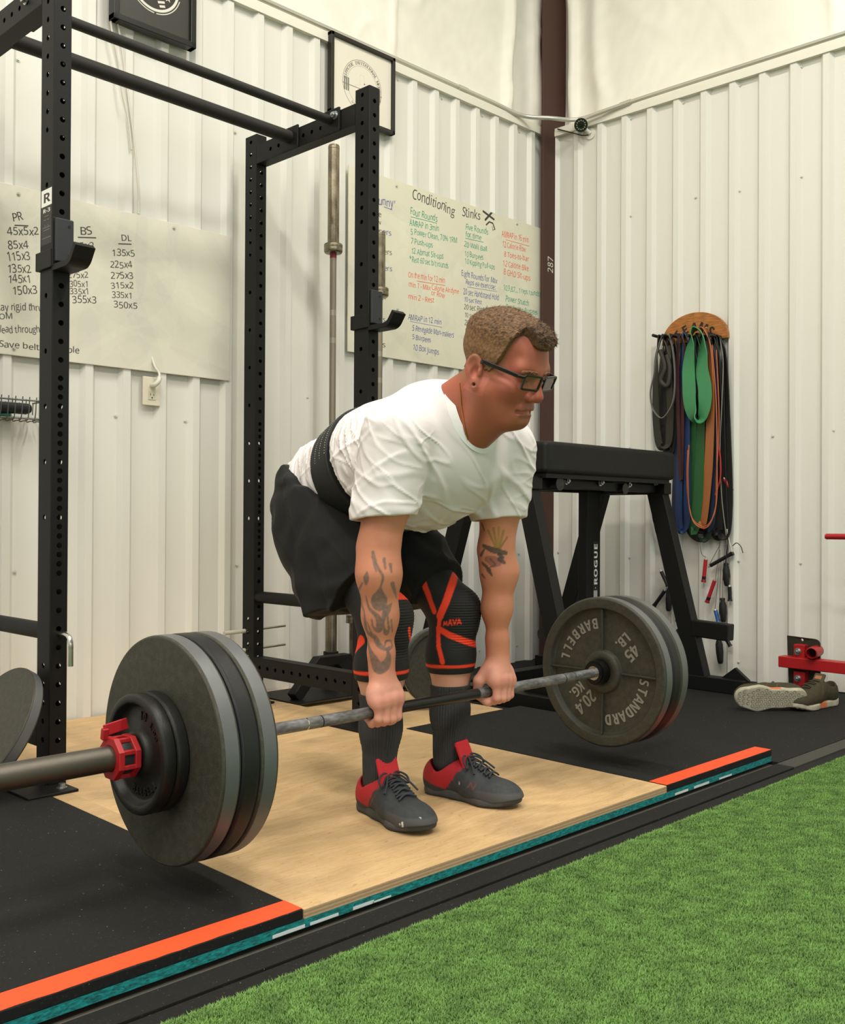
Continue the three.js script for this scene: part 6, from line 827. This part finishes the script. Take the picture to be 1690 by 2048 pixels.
{ const gl = new THREE.Group(); gl.name = 'glasses'; man.add(gl); gl.userData.label = 'black rectangular eyeglasses'; const fm = M('#141313', 0.3);
  const rim = new THREE.Shape(); const rr = (S2, w, h, r) => { S2.moveTo(-w + r, -h); S2.lineTo(w - r, -h); S2.quadraticCurveTo(w, -h, w, -h + r); S2.lineTo(w * 1.04, h - r); S2.quadraticCurveTo(w * 1.04, h, w - r, h); S2.lineTo(-w + r, h); S2.quadraticCurveTo(-w, h, -w, h - r); S2.lineTo(-w, -h + r); S2.quadraticCurveTo(-w, -h, -w + r, -h); return S2; };
  rr(rim, 0.0275, 0.0175, 0.006); rim.holes.push(rr(new THREE.Path(), 0.0248, 0.0142, 0.005));
  for (const s of [-1, 1]) {
    const a = extrude(rim, 0.003, 0.0005); if (s < 0) a.scale(-1, 1, 1); a.rotateY(s * 0.16); a.rotateX(0.12); a.translate(s * 0.0335, -0.002, 0.1015); const rimMesh = obj('rim', inHead(s < 0 ? flip(a) : a), fm, gl);
    const l = new THREE.ShapeGeometry(rr(new THREE.Shape(), 0.0249, 0.0143, 0.005)); l.rotateY(s * 0.16); l.rotateX(0.12); l.translate(s * 0.0335, -0.002, 0.103); obj('lens', inHead(l), M('#ffffff', 0.05, 0, { transmission: 1, thickness: 0, ior: 1.5, side: THREE.DoubleSide }), gl);
    obj('temple', inHead(join([beam(V(s * 0.0605, 0.008, 0.0985), V(s * 0.073, 0.009, 0.088), 0.0035, 0.009, 0.001), beam(V(s * 0.073, 0.009, 0.09), V(s * 0.0855, 0.014, -0.002), 0.0035, 0.0085, 0.001), beam(V(s * 0.0855, 0.014, 0.0), V(s * 0.082, -0.01, -0.036), 0.0035, 0.006, 0.001)])), fm, gl);
  }
  obj('bridge', inHead(tube([V(-0.008, 0.004, 0.1045), V(-0.004, 0.0075, 0.108), V(0.004, 0.0075, 0.108), V(0.008, 0.004, 0.1045)], 0.0021, 12, 8)), fm, gl); }
function flip(g) { g = g.index ? g.toNonIndexed() : g; const p = g.attributes; for (const k of Object.keys(p)) { const a = p[k], n = a.itemSize; for (let i = 0; i < a.count; i += 3) for (let c = 0; c < n; c++) { const t = a.array[(i + 1) * n + c]; a.array[(i + 1) * n + c] = a.array[(i + 2) * n + c]; a.array[(i + 2) * n + c] = t; } } g.computeVertexNormals(); return g; }
{ const pts = [[919, 766], [921, 790], [923, 815], [927, 840], [931, 862], [936, 880]].map(([x, y]) => march((x2, y2, z2) => headSkin(x2, y2, z2) - 0.0015, x, y)).filter(Boolean).map((p) => p.sub(V(CX, 0, 0.84))); if (pts.length > 2) obj('neck_chain', tube(pts, 0.0014, 40, 6), M('#a8763a', 0.3, 0.9), man).userData.label = 'thin gold neck chain'; }
// pair of olive sneakers by the wall: one upright, one on its side showing the tread
function makeSneaker(label, mat4) {
  const o = thing('sneaker', label, 'shoe', [0, 0, 0], 0); o.applyMatrix4(mat4);
  const up = blend([ell([0, 0.05, 0.0], [0.036, 0.058, 0.046]), cap([0, 0.055, 0.03], [0, 0.05, 0.11], 0.039, 0.04), cap([0, 0.085, 0.06], [0, 0.06, 0.12], 0.03, 0.032), ell([0, 0.04, 0.165], [0.047, 0.038, 0.072]), ell([0, 0.034, 0.21], [0.041, 0.03, 0.045])], 0.035), well = cap([0, 0.07, 0.012], [0, 0.18, 0.014], 0.03, 0.04);
  const so = [[0, 0, 0.04], [0, 0.075, 0.037], [0, 0.165, 0.0505], [0, 0.212, 0.044]], s2 = (x, z) => { let d = 1; for (let i = 0; i < 3; i++) { const [ax, az, ar] = so[i], [bx2, bz2, br] = so[i + 1]; const t = clamp((z - az) / (bz2 - az), 0, 1); d = smin(d, Math.hypot(x, z - lerp(az, bz2, t)) - lerp(ar, br, t), 0.02); } return d; };
  const soleF = (x, y, z) => { const lift = 0.016 * sstep(0.17, 0.26, z) + 0.01 * sstep(0.0, -0.05, z), th = 0.0145 - 0.003 * sstep(0.06, 0.2, z); return smax(s2(x, z), Math.abs(y - th - lift) - th, 0.007); };
  const upF = (x, y, z) => smax(smax(smax(up(x, y, z), 0.02 + 0.012 * sstep(0.19, 0.26, z) - y, 0.004), -well(x, y, z), 0.004), y - (0.085 + 0.03 * sstep(0.0, -0.04, z) + 0.03 * sstep(0.03, 0.075, z)), 0.006);
  const vm = new THREE.MeshPhysicalMaterial({ vertexColors: true, roughness: 0.85 }), ol = lin('#3f3a25'), dk = lin('#2b281b');
  obj('upper', colourise(nets(upF, [-0.07, 0.01, -0.06], [0.07, 0.15, 0.27], 0.0036), (x, y, z, c) => { c[0] = ol[0]; c[1] = ol[1]; c[2] = ol[2]; mix3(c, dk, 0.35 + 0.3 * n3(x * 50, y * 50, z * 50)); const str = Math.abs(((z * 0.8 + y * 0.5) * 30) % 1 - 0.5) < 0.06 && Math.abs(x) > 0.03 && z > 0.05 && z < 0.13; if (str) mix3(c, lin('#5e4a30'), 0.7); }), vm, o);
  obj('sole', colourise(nets(soleF, [-0.075, -0.004, -0.06], [0.075, 0.055, 0.275], 0.0036), (x, y, z, c) => { const w = lin('#b9b39f'); c[0] = w[0]; c[1] = w[1]; c[2] = w[2]; mix3(c, lin('#8f8a76'), 0.3 + 0.3 * n3(x * 40, y * 40, z * 40)); if (z > 0.075 && z < 0.125 && y > 0.004) mix3(c, lin('#cf6a33'), 0.9); }), vm, o);
  const lugs = []; for (let i = -4; i <= 4; i++) for (let j = 0; j < 22; j++) { const z = -0.03 + j * 0.0168, x = i * 0.019 + (j % 2 ? 0.0095 : 0); if (s2(x, z) > -0.009) continue; const l = 0.016 * sstep(0.17, 0.26, z) + 0.01 * sstep(0, -0.05, z); const t = new THREE.TorusGeometry(0.0062, 0.0019, 5, 14); t.rotateX(Math.PI / 2); lugs.push(t.translate(x, l + 0.0003, z)); } const tr = obj('tread', lugs, M('#8e8770', 0.9), o); tr.userData.kind = 'stuff';
  const drop = (x, z) => { for (let y = 0.14; y > 0.01; y -= 0.001) if (upF(x, y, z) < 0.003) return V(x, y, z); return V(x, 0.05, z); };
  for (let k = 0; k < 5; k++) { const z = 0.092 + k * 0.017; const pts = []; for (let i = 0; i <= 6; i++) { const t = i / 6; pts.push(drop(lerp(-0.02, 0.02, t) * (k % 2 ? 1 : -1), z + 0.01 * t).add(V(0, 0.0025, 0))); } obj('lace', tube(pts, 0.0027, 18, 6), M('#3a3624', 0.9), o); }
  const tg = new RoundedBoxGeometry(0.05, 0.055, 0.012, 3, 0.0055); tg.rotateX(-0.6); tg.translate(0, 0.112, 0.07); const tm = obj('tongue', tg, M('#4a432b', 0.9), o); const bd = new RoundedBoxGeometry(0.03, 0.017, 0.003, 2, 0.0014); bd.rotateX(-0.6); bd.translate(0, 0.121, 0.0715); obj('tongue_badge', bd, M('#a06a4a', 0.7), tm);
}
{ const fl = FLOOR + 0.001, t = V(2.755, fl, 0.815), h = V(2.965, fl, 0.853), d = V().subVectors(t, h).normalize(); makeSneaker('olive sneaker standing upright beside its tipped-over mate', new THREE.Matrix4().makeBasis(V().crossVectors(V(0, 1, 0), d), V(0, 1, 0), d).setPosition(h.x, fl, h.z)); }
{ // tipped on its side: its up axis points away from the camera, toe to the left
  const toe = rgt0.clone().multiplyScalar(-1).add(V(-0.05, 0, 0.02)).normalize(), n = V().crossVectors(toe, V(0, 1, 0)).normalize(); // n: sole normal candidate
  const upA = n.dot(V().subVectors(EYE, V(2.9, 0, 0.6))) > 0 ? n.clone().multiplyScalar(-1) : n; upA.add(V(0, 0.22, 0)).normalize(); const x = V().crossVectors(upA, toe).normalize(), c = onY(1598, 1398, FLOOR + 0.052);
  makeSneaker('olive sneaker tipped on its side showing a pale studded sole', new THREE.Matrix4().makeBasis(x, upA, toe).setPosition(c.x, c.y, c.z)); }
renderer.render(scene, camera);
